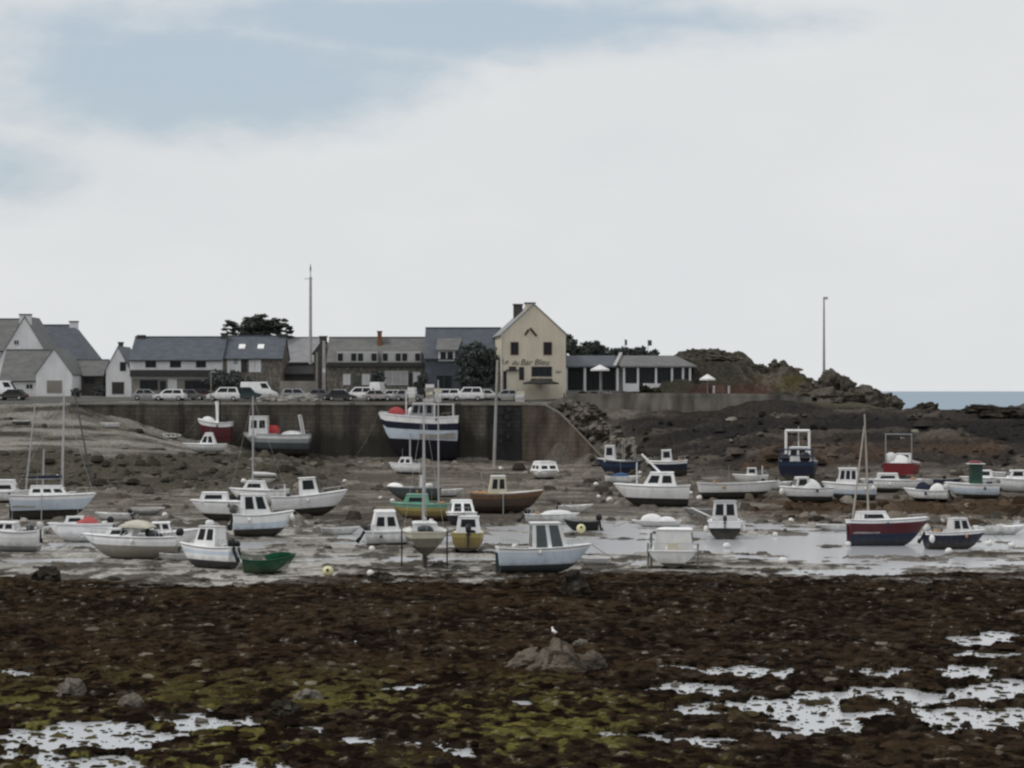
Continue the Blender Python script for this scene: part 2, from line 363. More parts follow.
# left upper shore
lw = sst(400, 300, PX + n3 * 120) * sst(451, 455, PY + n1 * 10) * sst(497, 484, PY + nl * 14)
lay(C(.062, .057, .045), lw * (.72 + .5 * n1))
beach = sst(330, 230, PX + n3 * 60) * sst(456, 450, PY + n1 * 9)
lay(C(.13, .12, .104), beach)
nb = fbm(X / 7, Y / 1.3, 5, 161) - .5
lay(C(.215, .206, .186), beach * sst(.02, .12, nb + n2 * .15) * .9)
lay(C(.045, .041, .036), beach * sst(.05, .14, -nb + n1 * .3) * .85)
band = beach * sst(440, 443, PY + n1 * 4) * sst(453, 449, PY + n1 * 4)
lay(C(.25, .235, .21), band * (.55 + nb * 1.6).clip(0, 1))
foot = sst(330, 400, PX) * sst(620, 560, PX) * sst(456, 462, PY) * sst(490, 480, PY)
lay(C(.2, .18, .155), foot * sst(-.02, .1, nl + n2 * .3))
# right bank: dark weedy rock
bank = sst(600, 660, PX + n3 * 60) * sst(473, 463, PY + nl * 20)
lay(BANK, bank)
lay(C(.1, .086, .072), bank * sst(.06, .16, nl + n1 * .5) * .8)
lay(C(.028, .026, .025), bank * sst(.05, .16, -nl + n1 * .4) * .8)
lay(C(.022, .021, .021), sst(590, 640, PX) * sst(416, 419, PY + n1 * 6) * sst(446, 432, PY + nl * 25) * .8)
lay(C(.07, .047, .033), bank * sst(435, 455, PY) * sst(.0, .15, n3) * .7)
# high ground behind the quay
high = sst(263.5, 265.5, DD)
lay(ROAD, high * sst(700, 640, PX)); lay(TOP, high * sst(660, 720, PX)); lay(TOP, high * sst(300, 330, DD))
# foreground weed
n5 = fbm(X / .42, Y / .6, 4, 61) - .5
lay(WEED, fg)
lay(WEED2, fg * sst(.0, .16, n1 * .7 + n5 * .8) * .9)
lay(C(.030, .018, .0115), fg * sst(.02, .2, n3 + n1 * .4) * .6)
lay(C(.055, .046, .037), fg * sst(.12, .26, n5 + n2 * .4) * .55)
lay(WEEDK, fg * sst(.03, .14, -n5 - n1 * .4) * .9)
low = fg * np.clip(sst(668, 735, PY + n3 * 30) * .9 + .05, 0, 1) * (1 - .9 * sst(690, 770, PX) * sst(722, 742, PY + n1 * 20)) * (1 - .5 * sst(560, 720, PX))
lay(OLIVE, low * sst(.0, .14, n1 * .7 + n3 * .3 + n5 * .7) * .75)
lay(GRN, low * sst(.1, .2, n1 * .5 + n3 * .6 + n5 * .8) * .75)
lay(C(.2, .185, .16), fg * sst(.23, .28, n4 * .6 + n5 * .6) * .6)       # pale shells and stone chips
# relief and pools
rel += (1 - fg) * mudw * (.06 + n2 * .25)
rel += (1 - fg) * (n2 * .05 + nl * .12 + n1 * .08)
rel += fg * (.10 + np.clip(ridged, -1, 1) * .09 + n2 * .26 + n1 * .22 + n4 * .08)
rel += (midweed * .8 + lw + bank * 1.0 + strip * .7) * (n2 * .35 + n1 * .45 + n4 * .12) * sst(0, 1, (1 - high))
rel += bank * (nl * 1.4 + n3 * 1.2) * (1 - high) + lw * nl * .5
pool = np.zeros(X.shape)
RM = np.zeros(X.shape)
for (cx, cy, rx, ry, a_) in ((780, 712, 150, 10, 1.1), (900, 715, 170, 12, 1.0), (70, 738, 180, 20, 1.15), (200, 724, 70, 12, 1.0), (120, 770, 260, 20, 1.7), (240, 766, 80, 16, 1.2), (395, 690, 60, 5, 1.0), (515, 706, 40, 6, 1.0), (20, 674, 34, 6, 1.0), (700, 688, 70, 10, 1.1), (770, 706, 110, 15, 1.25), (800, 735, 80, 13, 1.1),
        (770, 672, 150, 12, .8), (900, 672, 110, 14, 1.0), (985, 640, 75, 10, 1.15), (1000, 655, 60, 5, .7), (970, 722, 120, 18, 1.25), (880, 697, 120, 14, 1.0), (1010, 692, 50, 14, 1.1), (355, 742, 36, 5, 1.0), (720, 742, 80, 9, .9), (310, 732, 40, 6, .8), (560, 735, 120, 10, .45), (450, 750, 130, 12, .4)):
    RM = np.maximum(RM, a_ * (1.25 if cx > 650 else 1.0) * np.clip(1.25 - 1.25 * np.sqrt(((PX - cx) / rx) ** 2 + ((PY - cy) / ry) ** 2), 0, 1))
pf = fbm(X / 1.7, Y / 3.0, 5, 131, .58) - .5
pool = sst(.0, .05, pf + .24 * RM - .15) * sst(.02, .12, RM)
rel = rel * (1 - .55 * pool * fg) - pool * fg * (.27 + n2 * .2 + n4 * .15)
lay(C(.05, .045, .03), pool * fg * .6)
rel += sst(770, 1024, PX) * 0
# the sheet of water left between the boats
wat = np.zeros(X.shape)
for (cx, cy, rx, ry) in ((340, 538, 75, 8), (470, 537, 110, 7), (615, 540, 100, 22), (560, 540, 110, 14), (800, 545, 130, 16), (930, 552, 160, 16), (1010, 545, 90, 22), (700, 545, 80, 14), (860, 573, 110, 4), (40, 545, 70, 4), (1005, 527, 40, 5), (880, 516, 150, 4), (985, 520, 60, 4), (760, 522, 60, 4), (400, 560, 90, 3), (190, 544, 190, 6), (90, 560, 150, 3.5), (60, 532, 90, 3)):
    wat = np.maximum(wat, ell_mask(cx, cy, rx, ry, nl * 1.6 + n1 * .5, 1.0))
wat *= 1 - .95 * sst(.09, .13, fbm(X / 6, Y / 7, 5, 151) - .5)
rel -= wat * (1 - fg) * .2
rel += thin * .2; lay(C(.06, .05, .042), thin)
rel += (1 - wat) * (1 - fg) * .09 * sst(120, 130, DD) * sst(200, 180, DD)
lay(C(.2, .185, .165), wat * (1 - fg) * .6)
rough = .85 - .35 * (1 - fg) * sst(500, 540, PY) - .15 * fg
Zt = Z0 + rel * sst(30, 45, DD)
Zt = np.where(high > 0, Z0 * high + Zt * (1 - high), Zt)
nr, nc = X.shape
me = bpy.data.meshes.new('ground')
verts = np.stack([X, Y, Zt], -1).reshape(-1, 3)
idx = np.arange(nr * nc).reshape(nr, nc)
quads = np.stack([idx[:-1, :-1], idx[:-1, 1:], idx[1:, 1:], idx[1:, :-1]], -1).reshape(-1, 4)
me.vertices.add(len(verts)); me.vertices.foreach_set('co', verts.ravel().astype(np.float32))
me.loops.add(quads.size); me.loops.foreach_set('vertex_index', quads.ravel().astype(np.int32))
me.polygons.add(len(quads)); me.polygons.foreach_set('loop_start', (np.arange(len(quads)) * 4).astype(np.int32))
me.update(calc_edges=True)
me.polygons.foreach_set('use_smooth', np.ones(len(quads), bool))
ca = me.color_attributes.new('ground_colour', 'FLOAT_COLOR', 'POINT')
ca.data.foreach_set('color', np.concatenate([col, rough[..., None]], -1).reshape(-1).astype(np.float32))
def shore_mat(name, attr, bump=.05, var=.45):
    m = bpy.data.materials.new(name); m.use_nodes = True; t = m.node_tree; b = t.nodes['Principled BSDF']
    a = t.nodes.new('ShaderNodeAttribute'); a.attribute_name = attr
    tcn = t.nodes.new('ShaderNodeTexCoord')
    n = t.nodes.new('ShaderNodeTexNoise'); n.inputs['Scale'].default_value = 2.6; n.inputs['Detail'].default_value = 8; n.inputs['Roughness'].default_value = .7
    t.links.new(tcn.outputs['Object'], n.inputs['Vector'])
    r = t.nodes.new('ShaderNodeMapRange'); r.inputs['From Min'].default_value = .32; r.inputs['From Max'].default_value = .68
    r.inputs['To Min'].default_value = 1 - var; r.inputs['To Max'].default_value = 1 + var
    t.links.new(n.outputs[0], r.inputs['Value'])
    mul = t.nodes.new('ShaderNodeMix'); mul.data_type = 'RGBA'; mul.blend_type = 'MULTIPLY'; mul.inputs['Factor'].default_value = 1
    t.links.new(a.outputs['Color'], mul.inputs['A']); t.links.new(r.outputs[0], mul.inputs['B'])
    t.links.new(mul.outputs['Result'], b.inputs['Base Color'])
    t.links.new(a.outputs['Alpha'], b.inputs['Roughness'])
    b.inputs['Specular IOR Level'].default_value = 0.0
    bp = t.nodes.new('ShaderNodeBump'); bp.inputs['Strength'].default_value = .9; bp.inputs['Distance'].default_value = bump
    t.links.new(n.outputs[0], bp.inputs['Height']); t.links.new(bp.outputs[0], b.inputs['Normal'])
    return m
me.materials.append(shore_mat('shore_ground', 'ground_colour'))
go = bpy.data.objects.new('ground', me); COL.objects.link(go); tag(go, kind='structure')
def zt(X_, Y_):       # displaced ground height
    i = int(np.clip(np.searchsorted(rows, Y_), 0, nr - 1)); j = int(np.clip(np.searchsorted(tcols, X_ / Y_), 0, nc - 1))
    return float(Zt[i, j])

# water
def water_mat(name, base, rough, bscale, bdist, spec=.5):
    m = bpy.data.materials.new(name); m.use_nodes = True; t = m.node_tree; b = t.nodes['Principled BSDF']
    b.inputs['Base Color'].default_value = (*base, 1); b.inputs['Roughness'].default_value = rough; b.inputs['IOR'].default_value = 1.33; b.inputs['Specular IOR Level'].default_value = spec
    tcn = t.nodes.new('ShaderNodeTexCoord'); n = t.nodes.new('ShaderNodeTexNoise'); n.inputs['Scale'].default_value = bscale; n.inputs['Detail'].default_value = 4
    t.links.new(tcn.outputs['Object'], n.inputs['Vector'])
    bp = t.nodes.new('ShaderNodeBump'); bp.inputs['Strength'].default_value = .6; bp.inputs['Distance'].default_value = bdist
    t.links.new(n.outputs[0], bp.inputs['Height']); t.links.new(bp.outputs[0], b.inputs['Normal'])
    return m
hw = MB().add([(-130, 20, 0), (130, 20, 0), (130, 292, 0), (-130, 292, 0)], [(0, 1, 2, 3)]).build('harbour_water', water_mat('harbour_water', (.43, .44, .46), .2, 2.2, .02))
tag(hw, kind='structure')
sea = MB().add([(-30000, 292, -.4), (30000, 292, -.4), (30000, 60000, -.4), (-30000, 60000, -.4)], [(0, 1, 2, 3)]).build('sea', water_mat('sea_water', (.25, .32, .385), .55, .25, .25, .25))
tag(sea, kind='structure')
# ------------------------------------------------------------------ quay wall, sea wall
class Pl:                    # a facade plane at distance d: picture points on it become metres
    def __init__(s, d): s.d = d; s.k = d / FP
    def x(s, px): return (px - 512) * s.k
    def z(s, py): return CAMZ - (py - HZ) * s.k
def wall_mat(name, col, col2, sx, sz, lowz, lowcol):
    m = bpy.data.materials.new(name); m.use_nodes = True; t = m.node_tree; b = t.nodes['Principled BSDF']
    b.inputs['Roughness'].default_value = .9; b.inputs['Specular IOR Level'].default_value = .15
    g = t.nodes.new('ShaderNodeNewGeometry'); s = t.nodes.new('ShaderNodeSeparateXYZ'); c = t.nodes.new('ShaderNodeCombineXYZ')
    t.links.new(g.outputs['Position'], s.inputs[0]); t.links.new(s.outputs[0], c.inputs[0]); t.links.new(s.outputs[2], c.inputs[1])
    bk = t.nodes.new('ShaderNodeTexBrick'); bk.inputs['Scale'].default_value = 1; bk.inputs['Brick Width'].default_value = sx; bk.inputs['Row Height'].default_value = sz
    bk.inputs['Mortar Size'].default_value = .05; bk.inputs['Color1'].default_value = (*col, 1); bk.inputs['Color2'].default_value = (*col2, 1)
    bk.inputs['Mortar'].default_value = tuple(.85 * v for v in col) + (1,)
    t.links.new(c.outputs[0], bk.inputs['Vector'])
    n = t.nodes.new('ShaderNodeTexNoise'); n.inputs['Scale'].default_value = .7; n.inputs['Detail'].default_value = 7
    mp = t.nodes.new('ShaderNodeMapping'); mp.inputs['Scale'].default_value = (1, 1, .3)
    t.links.new(g.outputs['Position'], mp.inputs[0]); t.links.new(mp.outputs[0], n.inputs['Vector'])
    r = t.nodes.new('ShaderNodeMapRange'); r.inputs['From Min'].default_value = .3; r.inputs['From Max'].default_value = .7; r.inputs['To Min'].default_value = .5; r.inputs['To Max'].default_value = 1.5
    t.links.new(n.outputs[0], r.inputs['Value'])
    mu = t.nodes.new('ShaderNodeMix'); mu.data_type = 'RGBA'; mu.blend_type = 'MULTIPLY'; mu.inputs['Factor'].default_value = 1
    t.links.new(bk.outputs[0], mu.inputs['A']); t.links.new(r.outputs[0], mu.inputs['B'])
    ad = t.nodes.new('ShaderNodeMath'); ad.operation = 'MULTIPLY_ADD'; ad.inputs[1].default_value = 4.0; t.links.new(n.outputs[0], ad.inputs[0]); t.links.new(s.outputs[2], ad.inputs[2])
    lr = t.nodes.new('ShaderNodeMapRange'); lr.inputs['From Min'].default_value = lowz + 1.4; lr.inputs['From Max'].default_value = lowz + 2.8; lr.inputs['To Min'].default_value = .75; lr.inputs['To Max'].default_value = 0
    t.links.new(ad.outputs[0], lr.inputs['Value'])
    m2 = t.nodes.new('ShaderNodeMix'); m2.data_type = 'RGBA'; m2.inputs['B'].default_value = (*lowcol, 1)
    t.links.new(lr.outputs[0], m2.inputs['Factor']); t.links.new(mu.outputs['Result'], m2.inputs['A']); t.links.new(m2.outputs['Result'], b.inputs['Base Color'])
    bp = t.nodes.new('ShaderNodeBump'); bp.inputs['Distance'].default_value = .08; t.links.new(n.outputs[0], bp.inputs['Height']); t.links.new(bp.outputs[0], b.inputs['Normal'])
    return m
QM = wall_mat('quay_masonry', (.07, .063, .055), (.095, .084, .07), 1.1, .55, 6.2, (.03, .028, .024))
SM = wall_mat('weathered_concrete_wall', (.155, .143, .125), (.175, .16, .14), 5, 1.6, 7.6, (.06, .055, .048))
PX_ = lambda px, d: (px - 512) / FP * d
def profile_wall(name, pts, thick, material, coping=None, parent=None):
    # pts: (x, y, z_top, z_bottom) along the wall; thickness goes back in +y
    b = MB(); fr = []
    for (x, y, zt_, zb) in pts: fr.append([(x, y - .012 * (zt_ - zb), zb), (x, y, zt_), (x, y + thick, zt_), (x, y + thick, zb)])
    b.grid(fr)
    k = len(b.v); b.f.append((0, 1, 2, 3)); b.m.append(0); b.f.append((k - 4, k - 1, k - 2, k - 3)); b.m.append(0)
    o = b.build(name, material, parent)
    if coping:
        c = MB(); fr = []
        for (x, y, zt_, zb) in pts:
            fr.append([(x, y - .12, zt_ + .003), (x, y - .12, zt_ + .28), (x, y + .9, zt_ + .28), (x, y + .9, zt_ + .003), (x, y - .12, zt_ + .003)])
        c.grid(fr); c.f += [(0, 1, 2, 3), (len(c.v) - 5, len(c.v) - 2, len(c.v) - 3, len(c.v) - 4)]; c.m += [0, 0]
        c.build('coping', coping, o)
    return o
q0 = []
for px, y, d, zb in ((70, 402.5, 262.5, 7), (100, 402.5, 262.2, 6), (200, 402.5, 262, 3), (300, 402.6, 262, 1.5), (400, 402.8, 262, 1.5), (488, 403, 262, 1.2)):
    q0.append((PX_(px, d), d, CAMZ - (y - HZ) * d / FP - .28, zb))
quay = profile_wall('quay_wall', q0, 2.6, QM, CONC)
tag(quay, 'long dark masonry quay wall with pale coping below the parked cars', 'quay wall')
lad = MB()
for px in (142, 181, 318, 352, 458):
    x = PX_(px, 261.6)
    for s in (-.22, .22): lad.tube([(x + s, 261.75, 3.2 if px > 250 else 6.5), (x + s, 261.75, 10.5)], .05)
    z = 3.6 if px > 250 else 6.8
    while z < 10.4: lad.tube([(x - .22, 261.75, z), (x + .22, 261.75, z)], .03); z += .35
    lad.build('ladder', BLACK, quay); lad = MB()
q1 = []
for px, y, d, zb in ((488.2, 403, 261.9, 1.2), (522, 403, 261.5, 1.2)): q1.append((PX_(px, d), d - .05, CAMZ - (y - HZ) * d / FP - .28, zb))
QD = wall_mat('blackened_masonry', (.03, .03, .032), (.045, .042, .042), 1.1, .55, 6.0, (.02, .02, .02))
pan = profile_wall('quay_bastion', q1, 2.6, QD, CONC)
tag(pan, 'short blackened bay of quay wall with hollows, left of brown sloping wall', 'quay wall')
for (px, py, w_, h_) in ((501, 411, 5, 6), (509, 409, 4, 4), (507, 417, 5, 4), (499, 421, 4, 5), (509, 425, 4, 4), (501, 432, 5, 5), (508, 437, 3, 4), (500, 441, 4, 3)):
    p = Pl(261.3)
    MB().box(p.x(px - w_ / 2), p.x(px + w_ / 2), 261.15, 261.45, p.z(py + h_ / 2), p.z(py - h_ / 2)).build('weed_tuft', BLACKP, pan)
q2 = []
for px, y, d in ((522.2, 403, 261.4), (545, 403.5, 261), (560, 412, 259.8), (575, 427, 258.4), (590, 443, 257), (604, 458, 255.6), (615, 470, 254.4)):
    q2.append((PX_(px, d), d, CAMZ - (y - HZ) * d / FP - .28, 1.0))
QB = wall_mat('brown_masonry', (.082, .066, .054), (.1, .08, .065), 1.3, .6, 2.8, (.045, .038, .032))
ramp = profile_wall('ramp_wall', q2, 1.4, QB, CONC)
tag(ramp, 'brown masonry wall sloping down to the beach beside the rubble', 'ramp wall')
s0 = []
for px, yt, yb, d in ((548, 404.5, 408, 262.6), (560, 398, 412, 262.8), (575, 393.5, 419, 262.6), (620, 393.2, 424, 262.4), (660, 393, 420, 262.4), (720, 393.2, 420, 262.6), (770, 394, 420, 264), (812, 397, 421, 266)):
    s0.append((PX_(px, d), d, CAMZ - (yt - HZ) * d / FP, CAMZ - (yb - HZ) * d / FP - .8))
sw = profile_wall('sea_wall', s0, .9, SM)
tag(sw, 'long pale weathered concrete sea wall below the bistro terrace', 'sea wall')
# asphalt road along the quay top
rd = MB(); rr_ = []
for t_ in np.linspace(-.29, .03, 60):
    rr_.append([(t_ * d_, d_, float(ground(512 + FP * t_, d_)) + (.07 if d_ > 266 else .04)) for d_ in (264.9, 267, 270, 274, 277)])
rd.grid(rr_); tag(rd.build('road', mat('asphalt', (.12, .118, .113), .9, .25, 1.5), None, True), kind='structure')

# ------------------------------------------------------------------ houses
def window(par, x0, x1, z0, z1, frame=FRAMEW, glass=GLASS, y=0, bars=1, shut=None, fw=.09):
    f = MB()
    f.box(x0, x1, y - .07, y + .02, z0, z0 + fw); f.box(x0, x1, y - .07, y + .02, z1 - fw, z1)
    f.box(x0, x0 + fw, y - .07, y + .02, z0 + fw, z1 - fw); f.box(x1 - fw, x1, y - .07, y + .02, z0 + fw, z1 - fw)
    for i in range(bars):
        xm = x0 + (x1 - x0) * (i + 1) / (bars + 1); f.box(xm - .035, xm + .035, y - .06, y + .02, z0 + fw, z1 - fw)
    o = f.build('window', frame, par)
    MB().box(x0 + .02, x1 - .02, y - .03, y + .03, z0 + .02, z1 - .02).build('pane', glass, o)
    if shut:
        for s in (-1, 1):
            xs = x0 - (x1 - x0) * .48 if s < 0 else x1
            MB().box(xs + .03, xs + (x1 - x0) * .48 - .03, y - .09, y - .01, z0, z1).build('shutter', shut, o)
    return o
def house(name, label, cat, px0, px1, yb, ye, yr, d, depth, wm, rm, axis='x', yaw=0, wins=(), doors=(), chim=(), group=None, over=.3, hip=0, bands=(), basez=None):
    # px0..px1 facade, yb/ye/yr picture rows of base, eave and ridge; axis: ridge along the facade (x) or away from it (y)
    p = Pl(d); xc = (px0 + px1) / 2; zb = p.z(yb) if basez is None else basez
    W = (px1 - px0) * p.k; H = (yb - ye) * p.k if basez is None else p.z(ye) - zb
    pr = Pl(d + depth / 2) if axis == 'x' else p
    HR = pr.z(yr) - zb
    t = empty(name, (p.x(xc), d, zb), (0, 0, R(yaw))); tag(t, label, cat, group)
    h = W / 2; D = depth; b = MB(); r = MB()
    th = .16
    if axis == 'x':
        b.box(-h, h, 0, D, -1.5, H)
        hp = hip
        for s in ((-1,) if hip else (-1, 1)):
            b.add([(s * h, 0, H), (s * h, D, H), (s * h, D / 2, HR - .05), (s * (h - .25), 0, H), (s * (h - .25), D, H), (s * (h - .25), D / 2, HR - .05)], [(0, 1, 2), (5, 4, 3), (0, 2, 5, 3), (2, 1, 4, 5)])
        sl_ = (HR - H) / (D / 2); ov = over
        for s in (0, 1):
            y0, y1 = (-ov, D / 2) if s == 0 else (D + ov, D / 2)
            z0 = H - ov * sl_ + .05
            e_ = h + .12 - hip
            r.hexa([(-h - .12, y0, z0), (h + .12, y0, z0), (e_, y1, HR), (-h - .12, y1, HR), (-h - .12, y0, z0 + th), (h + .12, y0, z0 + th), (e_, y1, HR + th), (-h - .12, y1, HR + th)])
        if hip:
            z0 = H - ov * sl_ + .05; r.add([(h + .1, -ov, z0 + th), (h + .1, D + ov, z0 + th), (h + .1 - hip, D / 2, HR + th - .02)], [(0, 1, 2)])
        zg = H - ov * sl_ + .05; MB().box(-h - .1, h + .1, -ov - .13, -ov - .01, zg - .02, zg + .13).build('gutter_shade_strip', DARKBOARD, t)  # dark gutter strip, its colour standing in for the shadow under the eave
        r.box(-h - .14, h + .14 - hip, D / 2 - .14, D / 2 + .14, HR + th - .02, HR + th + .1)
    else:
        b.box(-h, h, 0, D, -1.5, H)
        for y in (0, D - .25):
            b.add([(-h, y, H), (h, y, H), (0, y, HR - .05), (-h, y + .25, H), (h, y + .25, H), (0, y + .25, HR - .05)], [(0, 1, 2), (5, 4, 3), (0, 2, 5, 3), (2, 1, 4, 5)])
        sl_ = (HR - H) / h; ov = over
        for s in (-1, 1):
            xe = s * (h + ov); z0 = H - ov * sl_ + .05
            r.hexa([(xe, -.12, z0), (0, -.12, HR), (0, D + .12, HR), (xe, D + .12, z0), (xe, -.12, z0 + th), (0, -.12, HR + th), (0, D + .12, HR + th), (xe, D + .12, z0 + th)])
    b.build('wall', wm, t); ro = r.build('roof', rm, t)
    lx = lambda px: (px - xc) * p.k
    lz = lambda py: p.z(py) - zb
    for wdef in wins:
        a0, b0, a1, b1 = wdef[:4]; kw = wdef[4] if len(wdef) > 4 else {}
        window(t, lx(a0), lx(a1), lz(b1), lz(b0), **kw)
    for (a0, b0, a1, b1, m_) in doors:
        o = MB().box(lx(a0), lx(a1), -.06, .02, lz(b1), lz(b0)).build('door', m_, t)
    for (a0, b0, a1, b1, m_, nm, pr_) in bands:
        MB().box(lx(a0), lx(a1), -pr_, .02, lz(b1), lz(b0)).build(nm, m_, t)
    for (cx, cyt, cw, m_, yl) in chim:
        x = lx(cx); w_ = cw * p.k / 2; zt_ = Pl(d + yl).z(cyt) - zb
        x *= (d + yl) / d
        c = MB().box(x - w_, x + w_, yl - .45, yl + .45, H * .6, zt_ - .18)
        co_ = c.build('chimney', m_, ro)
        MB().box(x - w_ - .08, x + w_ + .08, yl - .53, yl + .53, zt_ - .18, zt_).build('chimney_cap', STONED, co_)
    return t, lx, lz
DG = dict(frame=DARKBOARD)
SH = dict(shut=SHUTTER, bars=1, fw=.07)
# left cluster of white houses
house('white_house', 'tall white gable end with chimney at the far left of the village', 'house', -5, 54, 394, 366, 317, 290, 9, WALLW, SLATEG, 'y', 0,
      wins=[(14, 340, 19, 345, dict(fw=.06)),], chim=[(24.5, 314, 11, WALLW, .6)], over=.25)
house('slate_wing', 'long grey slate roof running out of the picture at the far left', 'house', -60, 16, 394, 350, 320, 296, 9, WALLW, SLATEG, 'x', wins=[(-8, 355, -2, 365), (4, 356, 9, 366)])
house('blue_slate_house', 'house with big blue slate roof behind the white garage', 'house', 24, 90, 393, 364, 326, 303, 12, WALLG, SLATE, 'x', 0, wins=[(76, 372, 82, 380)], chim=[(65, 321, 8, WALLW, 6.0)], hip=3.7)
house('garage_wing', 'low white wing with brown slate roof left of the garage gable', 'outbuilding', 0, 44, 393, 380, 351, 283.5, 8, WALLW, SLATEG, 'x', 0, wins=[(26, 384, 33, 389, dict(fw=.06))])
house('white_garage', 'small white gabled garage with grey door beside the slipway', 'garage', 36, 72, 393, 374, 349, 281, 9, WALLW, SLATEG, 'y', 0, doors=[(47, 380.5, 62, 393, CONC)], over=.15)
house('stone_barn', 'low stone barn with weathered slate roof right of the white garage', 'barn', 68, 103, 392, 376, 361, 287, 8, STONED, SLATEG, 'x', 0, wins=[(74, 377, 81, 385, DG), (84, 377, 95, 384, DG)])
house('white_cottage', 'narrow white house squeezed between stone barn and long white house', 'house', 106, 130, 393, 370, 347, 284, 9, WALLW, SLATE, 'y', 0, wins=[(120, 362, 126, 371, DG)], doors=[(112, 382, 124, 394, DARKBOARD)], chim=[(114, 342, 4, STONED, 5)], over=.2)
F, lx, lz = house('long_white_house', 'long white house with blue slate roof and dark balcony band', 'house', 130, 222, 394, 360, 338, 280, 9, WALLW, SLATE, 'x', 0,
      wins=[(145.5, 360.5, 156, 367.5, DG), (170, 360.5, 181, 367.5, DG), (196, 360.5, 206, 367.5, DG), (140, 380, 158, 390, dict(frame=DARKBOARD, y=-.05)), (160, 381, 166, 390, dict(frame=DARKBOARD, y=-.05)), (185, 380.5, 215, 390, dict(frame=DARKBOARD, bars=3, y=-.05))],
      doors=[(168, 378, 177, 393.5, WALLW)],
      chim=[(136, 335, 7, STONED, 4.5), (219, 333, 6, STONED, 4.5)], bands=[(131, 370, 221, 376.5, DARKBOARD, 'balcony', .9), (131, 376.6, 221, 379, WALLG, 'lintel', .25), (131.5, 379.2, 220.5, 394, CONC, 'shop_front', .045)])
house('stone_house', 'stone house with slate roof and two roof lights under the pine', 'house', 223, 282, 393, 358.5, 337, 281, 9, STONE, SLATE, 'x', 0,
      wins=[(234, 360, 237.5, 364, DG), (252, 360, 258, 370, dict(fw=.12))], doors=[(241, 360, 247, 372, DARKBOARD)], chim=[(278, 334, 6, STONED, 4.5)], bands=[(227, 359.5, 241, 373, WALLW, 'whitewashed_patch', .05), (249, 359.2, 261, 372, WALLW, 'window_surround', .06)])
rl = bpy.data.objects['stone_house']
for px in (240, 259):
    x_ = (px - 252.5) * .1405; r_ = [c for c in rl.children if c.name.startswith('roof')][0]
    HR_ = 0
    zf_ = lambda y_: 4.85 + .70 * y_ + .20
    MB().hexa([(x_ - .45, 1.7, zf_(1.7)), (x_ + .45, 1.7, zf_(1.7)), (x_ + .45, 2.5, zf_(2.5)), (x_ - .45, 2.5, zf_(2.5)), (x_ - .45, 1.7, zf_(1.7) + .12), (x_ + .45, 1.7, zf_(1.7) + .12), (x_ + .45, 2.5, zf_(2.5) + .12), (x_ - .45, 2.5, zf_(2.5) + .12)]).build('roof_light', WHITE, r_)
house('grey_roof_house', 'house with pale grey roof set back right of the pine', 'house', 284, 322, 393, 362, 338.5, 300, 9, STONED, SLATEL, 'x', 0, chim=[])
house('dark_shed', 'dark low shed behind the garden wall, under the pale grey roof', 'shed', 284, 318, 393, 374, 366, 284, 5, DARKBOARD, DARKBOARD, 'x', 0)
gw = MB(); p = Pl(279); gw.box(p.x(280), p.x(318), 278.8, 279.1, p.z(396), p.z(381)); tag(gw.build('garden_wall', CONC), 'low grey garden wall in front of the dark shed', 'wall')
house('stone_gable', 'dark stone chimney gable at left end of dormer house', 'house', 314, 330, 393, 352, 341, 283.5, 8, STONED, SLATEG, 'y', 0, chim=[(322, 336, 7, STONED, 2)])
I, lx, lz = house('dormer_house', 'long grey house with a row of white dormer windows above dark eave', 'house', 327, 425, 393, 364, 338.5, 281, 9, STONE, SLATEG, 'x', 0,
      wins=[(343, 374, 350.5, 385, dict(glass=WALLW)), (362, 374, 370, 385, dict(glass=WALLW)), (385, 371, 408, 385, dict(glass=WALLG, bars=2)), (413, 372, 420.5, 385, dict(glass=WALLW))],
      doors=[(353, 376, 361, 392, LEAFD), (372, 371, 383.5, 392, DARKBOARD), (409, 373, 412.5, 392, DARKBOARD)], bands=[(327, 362.5, 425, 366.5, DARKBOARD, 'eave_board', .75)], chim=[(378, 331, 4, BRICK, 3.4)])
for (a0, a1, n_) in ((337, 377.5, 6), (382, 421, 6)):
    dm = MB(); x0, x1 = lx(a0), lx(a1)
    dm.hexa([(x0, -.2, lz(362.4)), (x1, -.2, lz(362.4)), (x1, 3.6, lz(362.4)), (x0, 3.6, lz(362.4)), (x0, -.2, lz(352)), (x1, -.2, lz(352)), (x1, 3.6, lz(351)), (x0, 3.6, lz(351))])
    do = dm.build('dormer', WALLG, I)
    for i in range(n_):
        a = x0 + (x1 - x0) * (i + .12) / n_; b_ = x0 + (x1 - x0) * (i + .88) / n_
        MB().box(a, b_, -.24, -.19, lz(361), lz(353.5)).build('pane', GLASS if i % 3 != 1 else WALLG, do)
J, lx, lz = house('slate_hung_house', 'tall blue slate-hung house with one pale-roofed dormer behind tree', 'house', 425, 500, 393, 358, 329, 279, 9, SLATE, SLATE, 'x', 0, wins=[(436, 375, 452, 389, dict(frame=SLATE))])
dm = MB(); x0, x1 = lx(438.5), lx(455)
dm.box(x0, x1, -.35, 3.5, lz(361), lz(350)); do = dm.build('dormer', WALLW, J)
MB().hexa([(lx(436), -.7, lz(351)), (lx(458), -.7, lz(351)), (lx(463), 4.0, lz(335)), (lx(437), 4.0, lz(335)), (lx(436), -.7, lz(349.8)), (lx(458), -.7, lz(349.8)), (lx(463), 4.0, lz(333.8)), (lx(437), 4.0, lz(333.8))]).build('dormer_roof', SLATEG, do)
for a in (440.5, 447.5): MB().box(lx(a), lx(a + 5.5), -.39, -.33, lz(359.5), lz(352)).build('pane', GLASS, do)
